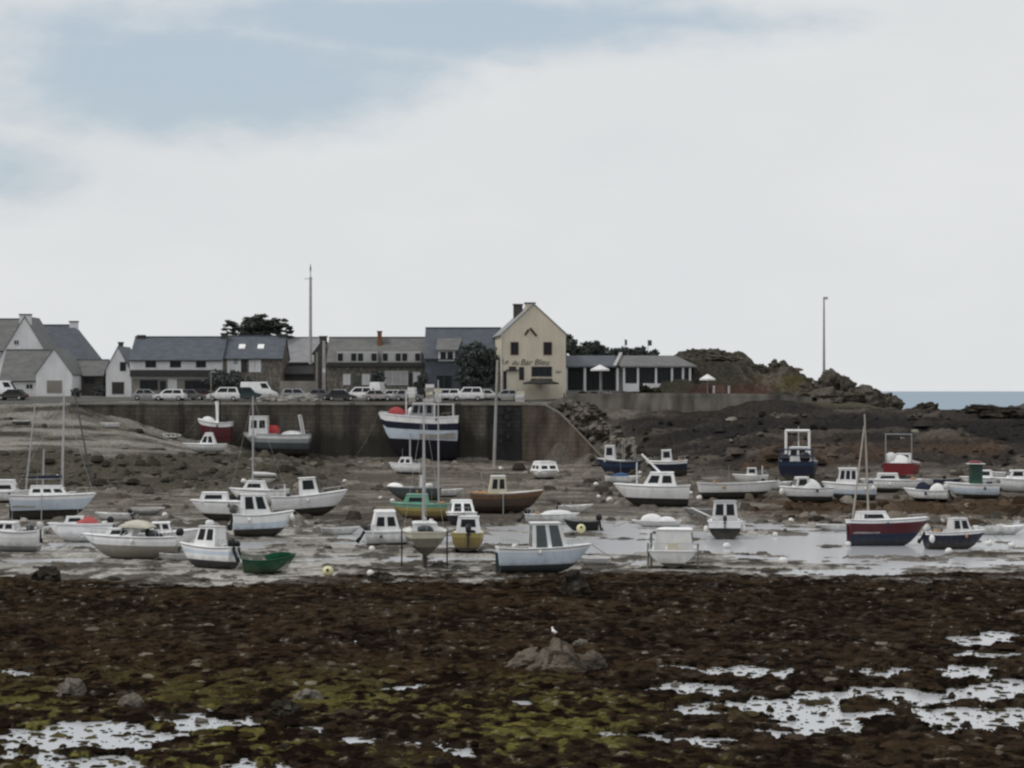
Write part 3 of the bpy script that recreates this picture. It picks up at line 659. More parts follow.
# yellow gable
K, lx, lz = house('yellow_bar', 'tall pale yellow gabled bar with dark lettering across its front', 'bar', 502, 566, 396, 334, 304.5, 271, 12, WALLY, SLATEL, 'y', 5.5,
      wins=[(510.5, 342, 518.5, 355, dict(shut=None, frame=SHUTTER, fw=.14)), (543.5, 342, 552, 355, dict(frame=SHUTTER, fw=.14)), (531.5, 366.5, 552, 376.5, dict(frame=DARKBOARD, bars=2))],
      doors=[(519, 367, 524, 380, BLACK), (503, 371, 506.5, 390, BLACK)],
      bands=[(506, 369.6, 518, 371, DARKBOARD, 'awning', .5), (509, 366.5, 516, 369.5, DARKBOARD, 'sign_board', .12), (531, 378.5, 552, 381, DARKBOARD, 'window_box', .3)],
      chim=[(530.5, 302.5, 10, WALLY, .75), (524, 304, 9, STONED, 8)])
for x0_, z0_, x1_, z1_ in ((525, 335, 528.5, 329.5), (530, 328, 536.5, 336)):
    MB().tube([(lx(x0_), -.06, lz(z0_)), (lx(x1_), -.06, lz(z1_))], .16, 6).build('wooden_brace', SHUTTER, K)
MB().tube([(lx(501.5), -.25, lz(392)), (lx(501.5), -.25, lz(334))], .09).build('drainpipe', WALLG, K)
def text(body, x, z, size, par, m, y=-.03, shear=.25):
    cu = bpy.data.curves.new('lettering', 'FONT'); cu.body = body; cu.size = size; cu.extrude = .012; cu.shear = shear; cu.align_x = 'CENTER'; cu.resolution_u = 3
    o = bpy.data.objects.new('lettering_curve', cu); COL.objects.link(o)
    dg = bpy.context.evaluated_depsgraph_get(); me_ = bpy.data.meshes.new_from_object(o.evaluated_get(dg))
    COL.objects.unlink(o); bpy.data.objects.remove(o)
    n = bpy.data.objects.new('lettering', me_); COL.objects.link(n); me_.materials.clear(); me_.materials.append(m)
    n.parent = par; n.location = (x, y, z); n.rotation_euler = (R(90), 0, 0)
    return n
LET = mat('dark_lettering', (.045, .042, .03), .7, .1)
text('Le', lx(504.5), lz(364.0), 1.0, K, LET); text('du', lx(515), lz(365), .95, K, LET); text('Bar', lx(526), lz(365), 1.15, K, LET); text('Bleu', lx(541.5), lz(365), 1.15, K, LET); text('bar', lx(558.5), lz(373), .6, K, LET)
# bistro
def bistro():
    d_ = 274; p_ = Pl(d_)
    t = empty('bistro', (p_.x(630), d_, p_.z(391))); tag(t, 'low bistro with slate roof and white-posted veranda right of the yellow bar', 'restaurant')
    zb = p_.z(391); X_ = lambda px: (px - 630) * p_.k; Z_ = lambda py: p_.z(py) - zb
    D = 8
    MB().box(X_(566), X_(692), 2.2, D, -1.2, Z_(364)).build('wall', WALLG, t)
    def roof(a0, a1, ye, yr, m_, hipr):
        r = MB(); e0 = -.4; zr = Pl(d_ + D / 2).z(yr) - zb; ze = Z_(ye)
        xr1 = X_(a1) - (2.6 if hipr else 0)
        r.add([(X_(a0), e0, ze), (X_(a1), e0, ze), (xr1, D / 2, zr), (X_(a0), D / 2, zr), (X_(a1), D + .4, ze), (X_(a0), D + .4, ze),
               (X_(a0), e0, ze - .2), (X_(a1), e0, ze - .2), (X_(a1), D + .4, ze - .2), (X_(a0), D + .4, ze - .2)],
              [(0, 1, 2, 3), (3, 2, 4, 5), (1, 4, 2), (0, 3, 5), (6, 7, 1, 0), (7, 8, 4, 1), (8, 9, 5, 4), (9, 6, 0, 5), (9, 8, 7, 6)])
        return r.build('roof', m_, t)
    roof(566, 620, 366, 355.5, SLATE, False); r2 = roof(616, 697, 366, 355.5, SLATEG, True)
    ps = Pl(d_ + 1); MB().hexa([(X_(613), -.5, Z_(366)), (X_(616), -.5, Z_(366)), (X_(624), D / 2, Z_(355) + .15), (X_(621), D / 2, Z_(355) + .15), (X_(613), -.5, Z_(365)), (X_(616), -.5, Z_(365)), (X_(624), D / 2, Z_(355) + .45), (X_(621), D / 2, Z_(355) + .45)]).build('roof_verge', WALLG, r2)
    for px in (566.5, 585, 617.5, 624, 638, 656, 672, 683, 690):
        MB().box(X_(px - 1), X_(px + 1), -.1, .16, Z_(391), Z_(366) - .2).build('post', WALLW, t)
    MB().box(X_(625), X_(639), -.18, .1, Z_(391.5), Z_(383.5)).build('parapet', WALLW, t)
    MB().box(X_(643), X_(691), -.18, .1, Z_(391.5), Z_(383.5)).build('parapet', WALLW, t)
    for a, b_ in ((568, 583.5), (587, 600), (603, 616), (626, 636.5), (640, 654.5), (658, 670.5), (674, 681.5), (685, 689)):
        window(t, X_(a), X_(b_), Z_(390 if a < 620 else 383), Z_(367.5), frame=DARKBOARD, y=2.1 if a < 620 else .2, bars=2 if b_ - a > 10 else 1)
bistro()
def parasol(label, px, yt, w_px, d_, ygnd, m_=WCANVAS):
    p_ = Pl(d_); z = float(ground(px, d_)); t = empty('parasol', (p_.x(px), d_, z)); tag(t, label, 'parasol')
    h = p_.z(yt) - z; r_ = w_px * p_.k / 2
    MB().tube([(0, 0, 0), (0, 0, h)], .04).build('pole', WALLG, t)
    c = MB(); n = 8; vs = [(0, 0, h)] + [(r_ * math.cos(6.283 * i / n), r_ * math.sin(6.283 * i / n), h - .65) for i in range(n)] + [(r_ * math.cos(6.283 * i / n), r_ * math.sin(6.283 * i / n), h - .85) for i in range(n)]
    c.add(vs, [(0, 1 + i, 1 + (i + 1) % n) for i in range(n)] + [(1 + i, 9 + i, 9 + (i + 1) % n, 1 + (i + 1) % n) for i in range(n)]); c.build('canopy', m_, t)
    MB().box(-.35, .35, -.35, .35, 0, .1).build('base', CONC, t)
parasol('open white parasol in front of the bistro veranda', 600, 364.5, 19, 270, 392)
parasol('open white parasol on the terrace right of the bistro', 707.5, 374, 16, 270, 392)
parasol('open dark parasol before the yellow bar window', 541, 378, 36, 268.6, 396, mat('dark_canvas', (.05, .048, .046), .9, .2, 2))
for i, (px, lab) in enumerate(((714, 'white post nearest the terrace parasol'), (729, 'white post between parasol and headland rocks'))):
    p_ = Pl(268); z = float(ground(px, 268)); t = MB().tube([(p_.x(px), 268, z - .1), (p_.x(px), 268, z + 1.25)], .16, 8).ell((p_.x(px), 268, z + 1.3), (.17, .17, .12)).build('bollard_post', WALLG); tag(t, lab, 'post')
# terrace furniture: tables with chairs as dark little groups in front of bistro
def table_set(px, d_, lab):
    p_ = Pl(d_); z = float(ground(px, d_)); t = empty('cafe_table', (p_.x(px), d_, z)); tag(t, lab, 'table', 'tables on the bistro terrace')
    MB().tube([(0, 0, .70), (0, 0, .74)], .45, 12).build('tabletop', OFFW if px % 2 else DGREY, t); MB().tube([(0, 0, 0), (0, 0, .7)], .04).build('leg', BLACK, t)
    for s in (-1, 1):
        c = empty('cafe_chair', (p_.x(px) + s * .85, d_ + random.uniform(-.3, .3), z), (0, 0, random.uniform(-.4, .4))); tag(c, 'dark chair at a bistro terrace table', 'chair', 'chairs on the bistro terrace')
        MB().box(-.22, .22, -.22, .22, .42, .46).build('seat', BLACK, c); MB().box(s * .2, s * .24, -.22, .22, .46, .9).build('backrest', BLACK, c)
        for a in (-.19, .19):
            for b_ in (-.19, .19): MB().tube([(a, b_, 0), (a, b_, .42)], .02, 5).build('leg', BLACK, c)
for px in (572, 581, 589, 601, 609, 616): table_set(px, 268.2 + (px % 3) * .5, 'small cafe table on the bistro terrace above the sea wall')

# ------------------------------------------------------------------ poles and masts
def pole(name, label, cat, px, y0, y1, d, r0, r1, m_, lean=0, extra=None, zb=None):
    p_ = Pl(d); z = p_.z(y1) if zb is None else zb
    t = empty(name, (p_.x(px), d, z)); tag(t, label, cat)
    h = p_.z(y0) - z
    MB().tube([(0, 0, -.3), (lean * .5, 0, h * .5), (lean, 0, h)], [r0, (r0 + r1) / 2, r1], 8).build('shaft', m_, t)
    return t, h
t, h = pole('radio_mast', 'tall thin radio mast with aerial rising behind the roofs', 'mast', 310.5, 277, 393, 296, .28, .2, WALLG, zb=11.3)
MB().tube([(0, 0, h - .1), (0, 0, h + 1.9)], .06).build('aerial', DGREY, t); MB().tube([(-.9, 0, h - .25), (.3, 0, h - .25)], .04).build('crossarm', DGREY, t); MB().tube([(0, 0, h + .9), (0, 0, h + 1.5)], .12).build('aerial_sleeve', DGREY, t)
t, h = pole('concrete_pole', 'stout grey concrete pole left of the dormer house', 'utility pole', 324, 341, 396, 277.5, .26, .2, CONCL); MB().box(-.2, .2, -.35, -.2, h * .42, h * .5).build('meter_box', WALLW, t)
pole('wooden_pole', 'grey wooden pole just left of the concrete pole', 'utility pole', 317, 352, 396, 277, .17, .13, CONC)
t, h = pole('light_mast', 'tall slender light mast standing on the headland rocks', 'light mast', 824, 299, 377, 282, .2, .11, CONCL); MB().box(-.1, .55, -.12, .12, h - .05, h + .3).build('lamp_head', WALLG, t)
t, h = pole('mooring_post', 'tall leaning grey post in front of the quay bastion', 'post', 494, 360, 465, 256, .21, .15, CONCL, lean=.45)
for px, y0, lab in ((625, 339, 'short flagpole behind the bistro, the left one'), (648, 339.5, 'short flagpole behind the bistro with a dark flag')):
    t, h = pole('flagpole', lab, 'flagpole', px, y0, 362, 290, .05, .04, DGREY, zb=11.4); MB().box(.04, .55 if px > 630 else .3, -.02, .02, h - .9, h - .1).build('flag', DGREY if px > 630 else BLUE, t)
t, h = pole('lamp_post', 'thin grey lamp post rising behind the parked white estate car', 'lamp post', 211, 372, 403, 264.6, .09, .07, CONC); MB().box(-.1, .5, -.1, .1, h - .05, h + .1).build('lamp_head', WALLG, t)

# ------------------------------------------------------------------ trees and shrubs
def foliage(blobs, n, size, flat=1.0, seed=1):
    g = np.random.default_rng(seed); b = MB(); tot = sum(q[3] * q[5] for q in blobs)
    for (cx, cy, cz, rx, ry, rz) in blobs:
        k = int(n * rx * rz / tot); m_ = max(6, k // 70)
        for c_ in range(m_):
            v = g.normal(size=3); v /= np.linalg.norm(v); rad = g.uniform(.15, 1.12) ** .55
            o = np.array([cx + v[0] * rx * rad, cy + v[1] * ry * rad, cz + v[2] * rz * rad]); sr = g.uniform(.14, .34) * (rx * ry * rz) ** .33
            for i in range(k // m_):
                w_ = g.normal(size=3) * .55; c = o + w_ * sr * np.array([1.3, 1.1, flat * .9])
                a = g.normal(size=3); a /= np.linalg.norm(a); e = np.cross(a, g.normal(size=3)); e /= np.linalg.norm(e)
                s = size * g.uniform(.4, 1.2); a[2] *= flat; e[2] *= flat
                b.add([c - a * s, c + e * s * .6, c + a * s, c - e * s * .6], [(0, 1, 2, 3)])
    return b
def tree(name, label, px, d, blobs_px, n, size, m_, trunk_px, flat=1, seed=1, cat='tree', group=None, zb=None):
    p_ = Pl(d); z = float(ground(px, d)) if zb is None else zb; t = empty(name, (p_.x(px), d, z)); tag(t, label, cat, group)
    bl = []
    for (bx, by, rx, rz) in blobs_px:
        bl.append(((bx - px) * p_.k, random.uniform(-.6, .6), p_.z(by) - z, rx * p_.k, min(rx, 22) * p_.k * .8, rz * p_.k))
    foliage(bl, n, size, flat, seed).build('crown', m_, t)
    tr = MB()
    for (x0, y0, x1, y1, r_) in trunk_px:
        tr.tube([((x0 - px) * p_.k, 0, p_.z(y0) - z), ((x0 + x1) / 2 * p_.k - px * p_.k + .1, .05, (p_.z(y0) + p_.z(y1)) / 2 - z), ((x1 - px) * p_.k, .1, p_.z(y1) - z)], [r_, r_ * .8, r_ * .45], 7)
    tr.build('trunk', BARK, t)
tree('pine_tree', 'dark spreading pine above the slate roofs', 256, 305, [(256, 328, 26, 8), (240, 326, 14, 6), (272, 325, 16, 7), (256, 320, 18, 5), (284, 330, 9, 5), (230, 332, 8, 4), (264, 334, 24, 6), (248, 336, 22, 5), (288, 337, 8, 3)], 9000, .42, LEAFD, [(256, 393, 256, 335, .5), (256, 350, 240, 328, .28), (256, 350, 274, 327, .28)], .45, 3)
tree('garden_tree', 'dense dark tree in front of the slate-hung house', 478, 274.5, [(476, 352, 15, 12), (468, 362, 12, 12), (485, 364, 13, 13), (476, 376, 20, 12), (488, 378, 10, 12), (462, 377, 8, 8)], 9000, .32, LEAFM, [(478, 396, 478, 360, .3)], 1, 4)
tree('hedge_shrub', 'dark bushy hedge in front of the stone house', 226, 277, [(226, 380, 20, 8), (212, 383, 9, 6), (243, 382, 8, 6)], 4000, .25, LEAFM, [(226, 393, 226, 382, .12)], 1, 5, 'shrub')
tree('dark_tree', 'dark tree right behind the yellow bar gable', 575, 287, [(571, 345, 9, 11), (577, 352, 9, 10), (567, 352, 8, 14)], 4500, .35, LEAFD, [(572, 391, 572, 350, .25)], 1, 6)
tree('rounded_tree', 'rounded dark tree over the bistro roof, left of the flagpoles', 594, 293, [(592, 352, 13, 9), (600, 353, 9, 7)], 4000, .35, LEAFM, [(594, 391, 594, 354, .25)], 1, 7)
tree('long_hedge', 'long clipped dark hedge behind the bistro roof', 632, 293, [(612, 355, 10, 6), (622, 354, 11, 6), (634, 354, 11, 6), (646, 354, 11, 6), (655, 357, 8, 6)], 5500, .3, LEAFM, [(632, 391, 632, 356, .15), (612, 391, 612, 358, .15), (652, 391, 652, 358, .15)], 1, 8, 'hedge')
tree('door_shrub', 'small dark shrub at the wall of the dormer house', 377, 277.5, [(377, 379, 6, 9)], 1500, .22, LEAFM, [(377, 394, 377, 380, .1)], 1, 9, 'shrub')
tree('wall_shrub', 'dark shrub at the right end of the dormer house', 422, 276.5, [(422, 382, 6, 8), (416, 387, 5, 5)], 1500, .22, LEAFM, [(422, 394, 422, 384, .1)], 1, 10, 'shrub')
tree('parapet_shrub', 'low dark shrub against the white bistro parapet', 650, 270, [(647, 389.5, 6, 3.5), (656, 391.5, 7, 2.5)], 1500, .2, LEAFO, [(650, 394, 650, 390, .06)], 1, 12, 'shrub')
for i, (px, py, r_, lab) in enumerate(((76, 392, 5, 'round dark bush beside the white garage'), (98, 390, 6, 'dark bush in front of the stone barn'))):
    tree('round_bush', lab, px, 276, [(px, py, r_, r_ * .8)], 900, .2, LEAFM, [(px, 395, px, py, .07)], 1, 20 + i, 'bush')

# ------------------------------------------------------------------ headland and rocks
def rock_mesh(rx, ry, rz, seed, sub=4, amp=.35, freq=1.2, flat_base=-.35, facet=.0):
    import bmesh
    bm = bmesh.new(); bmesh.ops.create_icosphere(bm, subdivisions=sub, radius=1)
    off = Vector((seed * 7.31, seed * 3.17, seed * 1.77))
    for v in bm.verts:
        q = v.co.copy()
        k = 1 + amp * (mnoise.fractal(q * freq + off, .8, 2.1, 5)) + facet * (mnoise.cell(q * 1.7 + off) - .5)
        v.co = Vector((q.x * rx * k, q.y * ry * k, max(q.z, flat_base) * rz * k))
    me_ = bpy.data.meshes.new('rock'); bm.to_mesh(me_); bm.free()
    return me_
def rock(name, label, loc, rx, ry, rz, seed, m_, group=None, sub=4, amp=.35, rot=(0, 0, 0), cat='rock', smooth=False, facet=.25, freq=1.2):
    me_ = rock_mesh(rx, ry, rz, seed, sub, amp, freq, facet=facet); me_.materials.append(m_)
    if smooth: me_.polygons.foreach_set('use_smooth', [True] * len(me_.polygons))
    o = bpy.data.objects.new(name, me_); o.location = loc; o.rotation_euler = rot; COL.objects.link(o)
    if label: tag(o, label, cat, group)
    return o
# the grassy hill of the headland: a ridge with a real depth of 60 m
SKY = [(560, 392), (640, 380), (664, 366), (676, 356), (686, 350), (700, 348), (712, 350), (722, 349), (735, 353), (748, 359), (762, 366), (772, 363), (784, 363), (795, 370), (804, 378), (812, 385), (826, 389), (860, 392), (885, 398)]
hx = np.linspace(560, 885, 190); hd = np.concatenate([np.linspace(268, 288, 60), np.linspace(288.7, 330, 30)])
sky_y = np.interp(hx, [a for a, b in SKY], [b for a, b in SKY])
g = MB(); gr = []
HD2, HX2 = np.meshgrid(hd, hx)
XX = (HX2 - 512) / FP * HD2
nh = fbm(XX / 6, HD2 / 6, 5, 77) - .5; nh2 = fbm(XX / 1.6, HD2 / 1.6, 4, 78) - .5
jag = (fbm(hx[:, None] / 9, HD2[:, :1] * 0 + 3.3, 4, 171) - .5)
ridge_z = CAMZ - (sky_y[:, None] + 1.5 - HZ) * 288 / FP + jag * 2.4
gz = ground(HX2, HD2) - .6
prof = np.where(HD2 < 288, sst(268, 287, HD2 + nh * 6) ** .7, 1 - sst(290, 330, HD2))
zz = gz + (np.maximum(ridge_z - gz, 0)) * prof
nh3 = 1 - np.abs(2 * fbm(XX / 2.8, HD2 / 2.8, 5, 79) - 1) * 2.5
zz = zz + (nh * 1.8 + nh2 * 1.6 + nh3 * .55) * np.clip(prof * 3, 0, 1) * np.clip((ridge_z - gz) / 4, 0.05, 1)
zz = np.minimum(zz, ridge_z + .25 * nh2 + .2)
for i in range(len(hx)): gr.append([(XX[i, j], HD2[i, j], zz[i, j]) for j in range(len(hd))])
g.grid(gr)
ho = g.build('headland_hill', None, None, True); tag(ho, kind='structure')
hm = ho.data; hc = hm.color_attributes.new('hill_colour', 'FLOAT_COLOR', 'POINT')
cc = np.zeros(XX.shape + (3,)); cc[:] = C(.048, .044, .035)
def hl(c, m):
    global cc
    cc = cc * (1 - m[..., None]) + c * m[..., None]
hpy = HZ + (CAMZ - zz) * FP / HD2
hl(C(.08, .068, .036), sst(740, 765, HX2 + nh * 60) * sst(372, 377, hpy + nh * 8) * sst(392, 385, hpy + nh * 8))
hl(C(.04, .04, .03), sst(.0, .15, nh + nh2 * .3) * .8)
hl(C(.12, .105, .09), sst(.1, .2, -nh * .7 + nh2 * .7) * .6)
hl(C(.075, .04, .033), sst(680, 700, HX2) * sst(780, 760, HX2) * sst(383, 386, hpy + nh2 * 5) * .7)
hc.data.foreach_set('color', np.concatenate([cc, np.full(cc.shape[:2] + (1,), .9)], -1).reshape(-1).astype(np.float32))
hm.materials.clear(); hm.materials.append(shore_mat('hill_ground', 'hill_colour', .15, .5))
def rk(name, label, px, py_base, py_top, wpx, d, seed, m_=ROCKH, dep=.8, **kw):
    p_ = Pl(d); zc = p_.z(py_base); hgt = (py_base - py_top) * p_.k; rx = wpx * p_.k / 2
    return rock(name, label, (p_.x(px), d, zc + hgt * .26), rx, rx * dep, hgt * .74, seed, m_, **kw)
rk('rock_crag', 'squat granite crag carrying the light mast', 833, 394, 371, 36, 281, 3, amp=.4, sub=5)
rk('rock_crag', 'small pointed rock at the right shoulder of the mast crag', 845, 392, 374.5, 11, 279, 5, amp=.5)
rk('rock_crag', 'brown dome of rock at the sea end of the headland', 868, 410, 384, 46, 274, 8, amp=.28, sub=5)
rk('rock_crag', 'low rock running down to the sea right of the brown dome', 893, 412, 398, 22, 272, 11, amp=.4)
rk('rock_crag', 'low grey rock between grassy hill and mast crag', 806, 394, 381, 22, 278, 14, amp=.4)
rk('rock_crag', 'broad grey ledge below the mast crag', 825, 404, 390, 62, 272, 15, amp=.4, sub=5)
rk('rock_stack', 'tiny stone cairn on top of the grassy headland hill', 774.5, 366, 358, 6, 287, 17, amp=.3)
rk('rock_crag', 'long dark reef at the far right of the bank', 985, 420, 406, 90, 262, 21, ROCKD, amp=.5, sub=5)
rk('rock_crag', 'dark knob on the bank in front of the sea', 925, 414, 403, 30, 264, 23, ROCKD, amp=.45, sub=5)
for i in range(26):
    px = 668 + i * 5.6 + random.uniform(-3, 3); sy = float(np.interp(px, [a for a, b in SKY], [b for a, b in SKY])); hh_ = random.uniform(5, 11); u_ = random.random()
    rk('hill_rock', 'rough dark rock in the crest of the grassy headland hill', px, sy + hh_ * .8 + u_ * 5, sy - 1 + u_ * 8, random.uniform(10, 26), 285.5 - u_ * 5, 200 + i, ROCKH, .5, amp=.5, sub=4, group='rocks in the crest of the headland hill')
# rubble slope beside the ramp wall
for i in range(110):
    u = random.random(); v = random.random()
    px = 556 + u * 66 + v * 30; py = 406 + u * 62 - 6 * v
    g_ = spot(px, py); s = random.uniform(.4, 1.0)
    rock('rubble_boulder', 'grey-brown boulder in the rubble slope beside the ramp wall', (g_.x, g_.y, g_.z + s * .1), s * 1.15, s * .8, s * .75, 100 + i, ROCKG if i % 3 else ROCKD, 'boulders of the rubble slope', 2, .4, (random.uniform(-.4, .4), random.uniform(-.4, .4), random.uniform(0, 6)), 'boulder')
#PART3
# ------------------------------------------------------------------ boats
class Boat:
    """A boat lying on the shore; hull lengths and heights come from its size in the picture at its own distance."""
    def __init__(s, label, cat, px, py, w, hd, hh, name='boat', L=None, beam=.36, heel=0, bottom=BLACKP, top=(WHITE,), wl=.35, rail=WHITE, deckm=WHITE, td=.45, sect='round',
                 sheer=.18, rake=.10, stern=.8, group=None, floor=.5, sink=.06, keelz=0, pitch=0, full=2.2):
        g = spot(px, py)
        if 90 < px < 570 and g.y > 259.5: g = Vector((g.x * 259.5 / g.y, 259.5, float(ground(px, 259.5))))
        s.k = k = g.y / FP; s.p = g
        c = abs(math.cos(R(hd))); BOATS.append(s)
        s.L = L = L if L else w * k / max(c, .5)
        s.B = B = L * beam if beam < 1 else beam
        s.H = H = hh * k * .79; s.td = td; s.sheer = sheer = sheer * .55; s.stern = stern; s.full = full
        off = B * .25 * c
        gz_ = max(zt(g.x, g.y), -.05 if wl else -.05)
        s.t = empty(name, (g.x, g.y + off, gz_ - sink + keelz), (R(heel), R(pitch), R(hd))); tag(s.t, label, cat, group)
        SEC = {'round': [(0, 0), (.38, .04), (.68, .15), (.87, .36), (.96, .66), (1, 1)], 'v': [(0, 0), (.3, .16), (.56, .34), (.8, .58), (.94, .8), (1, 1)], 'chine': [(0, 0), (.45, .12), (.82, .26), (.9, .45), (.96, .72), (1, 1)]}[sect]
        NS = 16; rows_o = []; rows_s = []
        nb, ntp = 4, 2 * len(top) + 1
        su = np.array([0] + list(np.cumsum([math.dist(SEC[i], SEC[i + 1]) for i in range(5)]))); su /= su[-1]
        syf = np.array([q[0] for q in SEC]); szf = np.array([q[1] for q in SEC])
        s.st = []
        for i in range(NS + 1):
            t = i / NS
            zk = .62 * H * max(0, (t - .62) / .38) ** 2.3 + .05 * H * max(0, (.25 - t) / .25); zs = s.zs(t); wdt = s.hb(t)
            uu = np.linspace(0, 1, 60); zz_ = zk + (zs - zk) * np.interp(uu, su, szf); zwl = wl * H + .06 * H * t
            uw = float(np.interp(zwl, zz_, uu)) if zz_[0] < zwl else .02
            # topside strips at even heights
            ps = list(np.linspace(0, uw, nb + 1))
            zlo = max(zwl, zz_[0])
            for q in range(1, ntp): ps.append(max(ps[-1] + .001, float(np.interp(zlo + (zs - zlo) * q / ntp, zz_, uu))))
            ps.append(1.0)
            row = []
            for u in ps:
                y = wdt * float(np.interp(u, su, syf)); z = zk + (zs - zk) * float(np.interp(u, su, szf)); fz = (z - zk) / max(zs - zk, 1e-4)
                x = -L / 2 + L * (1 - rake) * t + L * rake * fz * t ** 3 - (L * .03 * fz if i == 0 else 0)
                row.append((x, y, z))
            rows_o.append(row)
        full_rows = [[(x, -y, z) for x, y, z in reversed(r[1:])] + r for r in rows_o]
        m = len(ps) - 1
        mats = [bottom] + list(top)
        def mf(i, j):
            q = abs(j - (m - .5)); q = int(q)    # strip index from the keel
            if q < nb: return 0
            return 1 + min(len(top) - 1, int((q - nb) / ntp * len(top)))
        b = MB(); b.grid(full_rows, mat_fn=mf)
        tr = full_rows[0]; n = len(tr)
        for j in range(n // 2):
            a_, c_ = b.add([tr[j], tr[j + 1], tr[n - 2 - j], tr[n - 1 - j]], [], 0), None
            kk = len(b.v) - 4
            b.f.append((kk, kk + 1, kk + 2, kk + 3)); b.m.append(mf(0, j))
        # inner skin and floor
        inn = []
        zf = floor * H
        iend = int(min(td + .06, .88) * NS) + 1
        for i in range(iend):
            t = i / NS; x, y, z = rows_o[i][-1]
            yi = max(y - .06, .005); zb_ = min(max(zf, rows_o[i][0][2] + .05), z - .03); yb = max(yi * .82, .004); xo = .05 if i == 0 else 0; xb = xo + (.03 * L if i == 0 else 0)
            inn.append([(x + xo, y, z), (x + xo, yi, z), (x + xb, yb, zb_), (x + xb, -yb, zb_), (x + xo, -yi, z), (x + xo, -y, z)])
        b2 = MB(); b2.grid(inn); fl = inn[0]; b2.add([fl[1], fl[2], fl[3], fl[4]], [(0, 1, 2, 3)]); fl = inn[-1]; b2.add([fl[1], fl[2], fl[3], fl[4]], [(0, 1, 2, 3)])
        s.hull = b.build('hull', mats, s.t, True)
        b2.build('cockpit', FLOORM, s.t)
        rl = MB()
        pts = [rows_o[i][-1] for i in range(NS + 1)]
        rp = [(x, -y - .01, z + .01) for x, y, z in pts] + [(x, y + .01, z + .01) for x, y, z in reversed(pts)]
        rp = rp + [rp[0]]
        rl.tube(rp, .045, 6); rl.build('rub_rail', rail, s.t)
        if L > 4.2:
            sk = MB(); qx = len(ps) - 2
            for sg in (-1, 1): sk.tube([(rows_o[i][qx][0], sg * (rows_o[i][qx][1] + .012), rows_o[i][qx][2] * .45 + rows_o[i][-1][2] * .55) for i in range(NS + 1)], .028, 5); sk.build('strake', GREYP, s.t); sk = MB()
        # deck
        if td < 1:
            dk = []
            ts = [td + (0.985 - td) * q / 8 for q in range(9)]
            for t in ts:
                zs = s.zs(t) + .005; x = s.xs(t, rake); h_ = s.hb(t) - .02
                dk.append([(x, -h_, zs), (x, -h_ * .5, zs + .06 * H * .6), (x, 0, zs + .08 * H * .6), (x, h_ * .5, zs + .06 * H * .6), (x, h_, zs)])
            d_ = MB(); d_.grid(dk)
            z0 = zf; r0 = dk[0]
            d_.add([r0[0], r0[1], r0[2], r0[3], r0[4], (r0[4][0], r0[4][1] * .8, z0), (r0[0][0], r0[0][1] * .8, z0)], [(0, 1, 2, 3, 4, 5, 6)])
            d_.build('deck', deckm, s.t)
        else:
            for t in (.15, .45, .72):
                x = s.xs(t, rake); h_ = s.hb(t) * .93; z = s.zs(t) * .82
                MB().box(x - .12, x + .12, -h_, h_, z - .03, z).build('thwart', WOODSPAR, s.t)
    def zs(s, t): return s.H * (1 - s.sheer * .45 + s.sheer * max(0, (t - .3) / .7) ** 1.8 + s.sheer * .3 * max(0, (.3 - t) / .3) ** 2)
    def hb(s, t):
        h = s.B / 2
        if t < .45: return h * (s.stern + (1 - s.stern) * math.sin(t / .45 * math.pi / 2))
        return max(.012, h * (1 - ((t - .45) / .55) ** s.full))
    def xs(s, t, rake=.1): return -s.L / 2 + s.L * (1 - rake) * t + s.L * rake * t ** 3
    def top(s, t): return s.zs(t) + .03 * s.H
    def cabin(s, t0, t1, h, wb=.62, wt=.85, rf=.25, rr=.06, m=WHITE, roof=WHITE, side=2, front=2, back=0, over=.06, z=None, name='cabin', glass=GLASS, pz=(.4, .88), base=-.15, roof_t=.05, camber=.0):
        k = s.k; h = h * k; rf *= .75; ex = .035 if t1 - t0 > .15 else 0; t0, t1 = max(t0 - ex, .02), min(t1 + ex, .96); wb = min(wb * 1.1, .92); x0, x1 = s.xs(t0), s.xs(t1); z0 = (s.top((t0 + t1) / 2) if z is None else z * s.H); zb = z0 + base * h
        W = s.B / 2 * wb; T = W * wt
        x1t = x1 - rf * h; x0t = x0 + rr * h
        P = [(x0, -W, zb), (x1, -W * .92, zb), (x1, W * .92, zb), (x0, W, zb), (x0t, -T, z0 + h), (x1t, -T * .94, z0 + h), (x1t, T * .94, z0 + h), (x0t, T, z0 + h)]
        c = MB().hexa(P).build(name, m, s.t)
        r = MB().hexa([(x0t - over, -T - over, z0 + h), (x1t + over, -T * .94 - over, z0 + h), (x1t + over, T * .94 + over, z0 + h), (x0t - over, T + over, z0 + h),
                   (x0t, -T * .8, z0 + h + roof_t + camber), (x1t, -T * .75, z0 + h + roof_t + camber), (x1t, T * .75, z0 + h + roof_t + camber), (x0t, T * .8, z0 + h + roof_t + camber)]).build('roof', roof, c)
        P = [Vector(q) for q in P]
        def pane(a, b_, c_, d_, u0, u1, v0, v1):       # a,b bottom; d,c top
            f = lambda u, v: (a * (1 - u) + b_ * u) * (1 - v) + (d_ * (1 - u) + c_ * u) * v
            q = [f(u0, v0), f(u1, v0), f(u1, v1), f(u0, v1)]
            nrm = (q[1] - q[0]).cross(q[3] - q[0]).normalized() * .012
            MB().hexa([p - nrm for p in q] + [p + nrm for p in q]).build('pane', glass, c)
        for (a, b_, c_, d_, n) in ((P[0], P[1], P[5], P[4], side), (P[3], P[2], P[6], P[7], side), (P[1], P[2], P[6], P[5], front), (P[0], P[3], P[7], P[4], back)):
            for i in range(n): pane(a, b_, c_, d_, (i + .14) / n * .9 + .05, (i + .86) / n * .9 + .05, pz[0], pz[1])
        return c
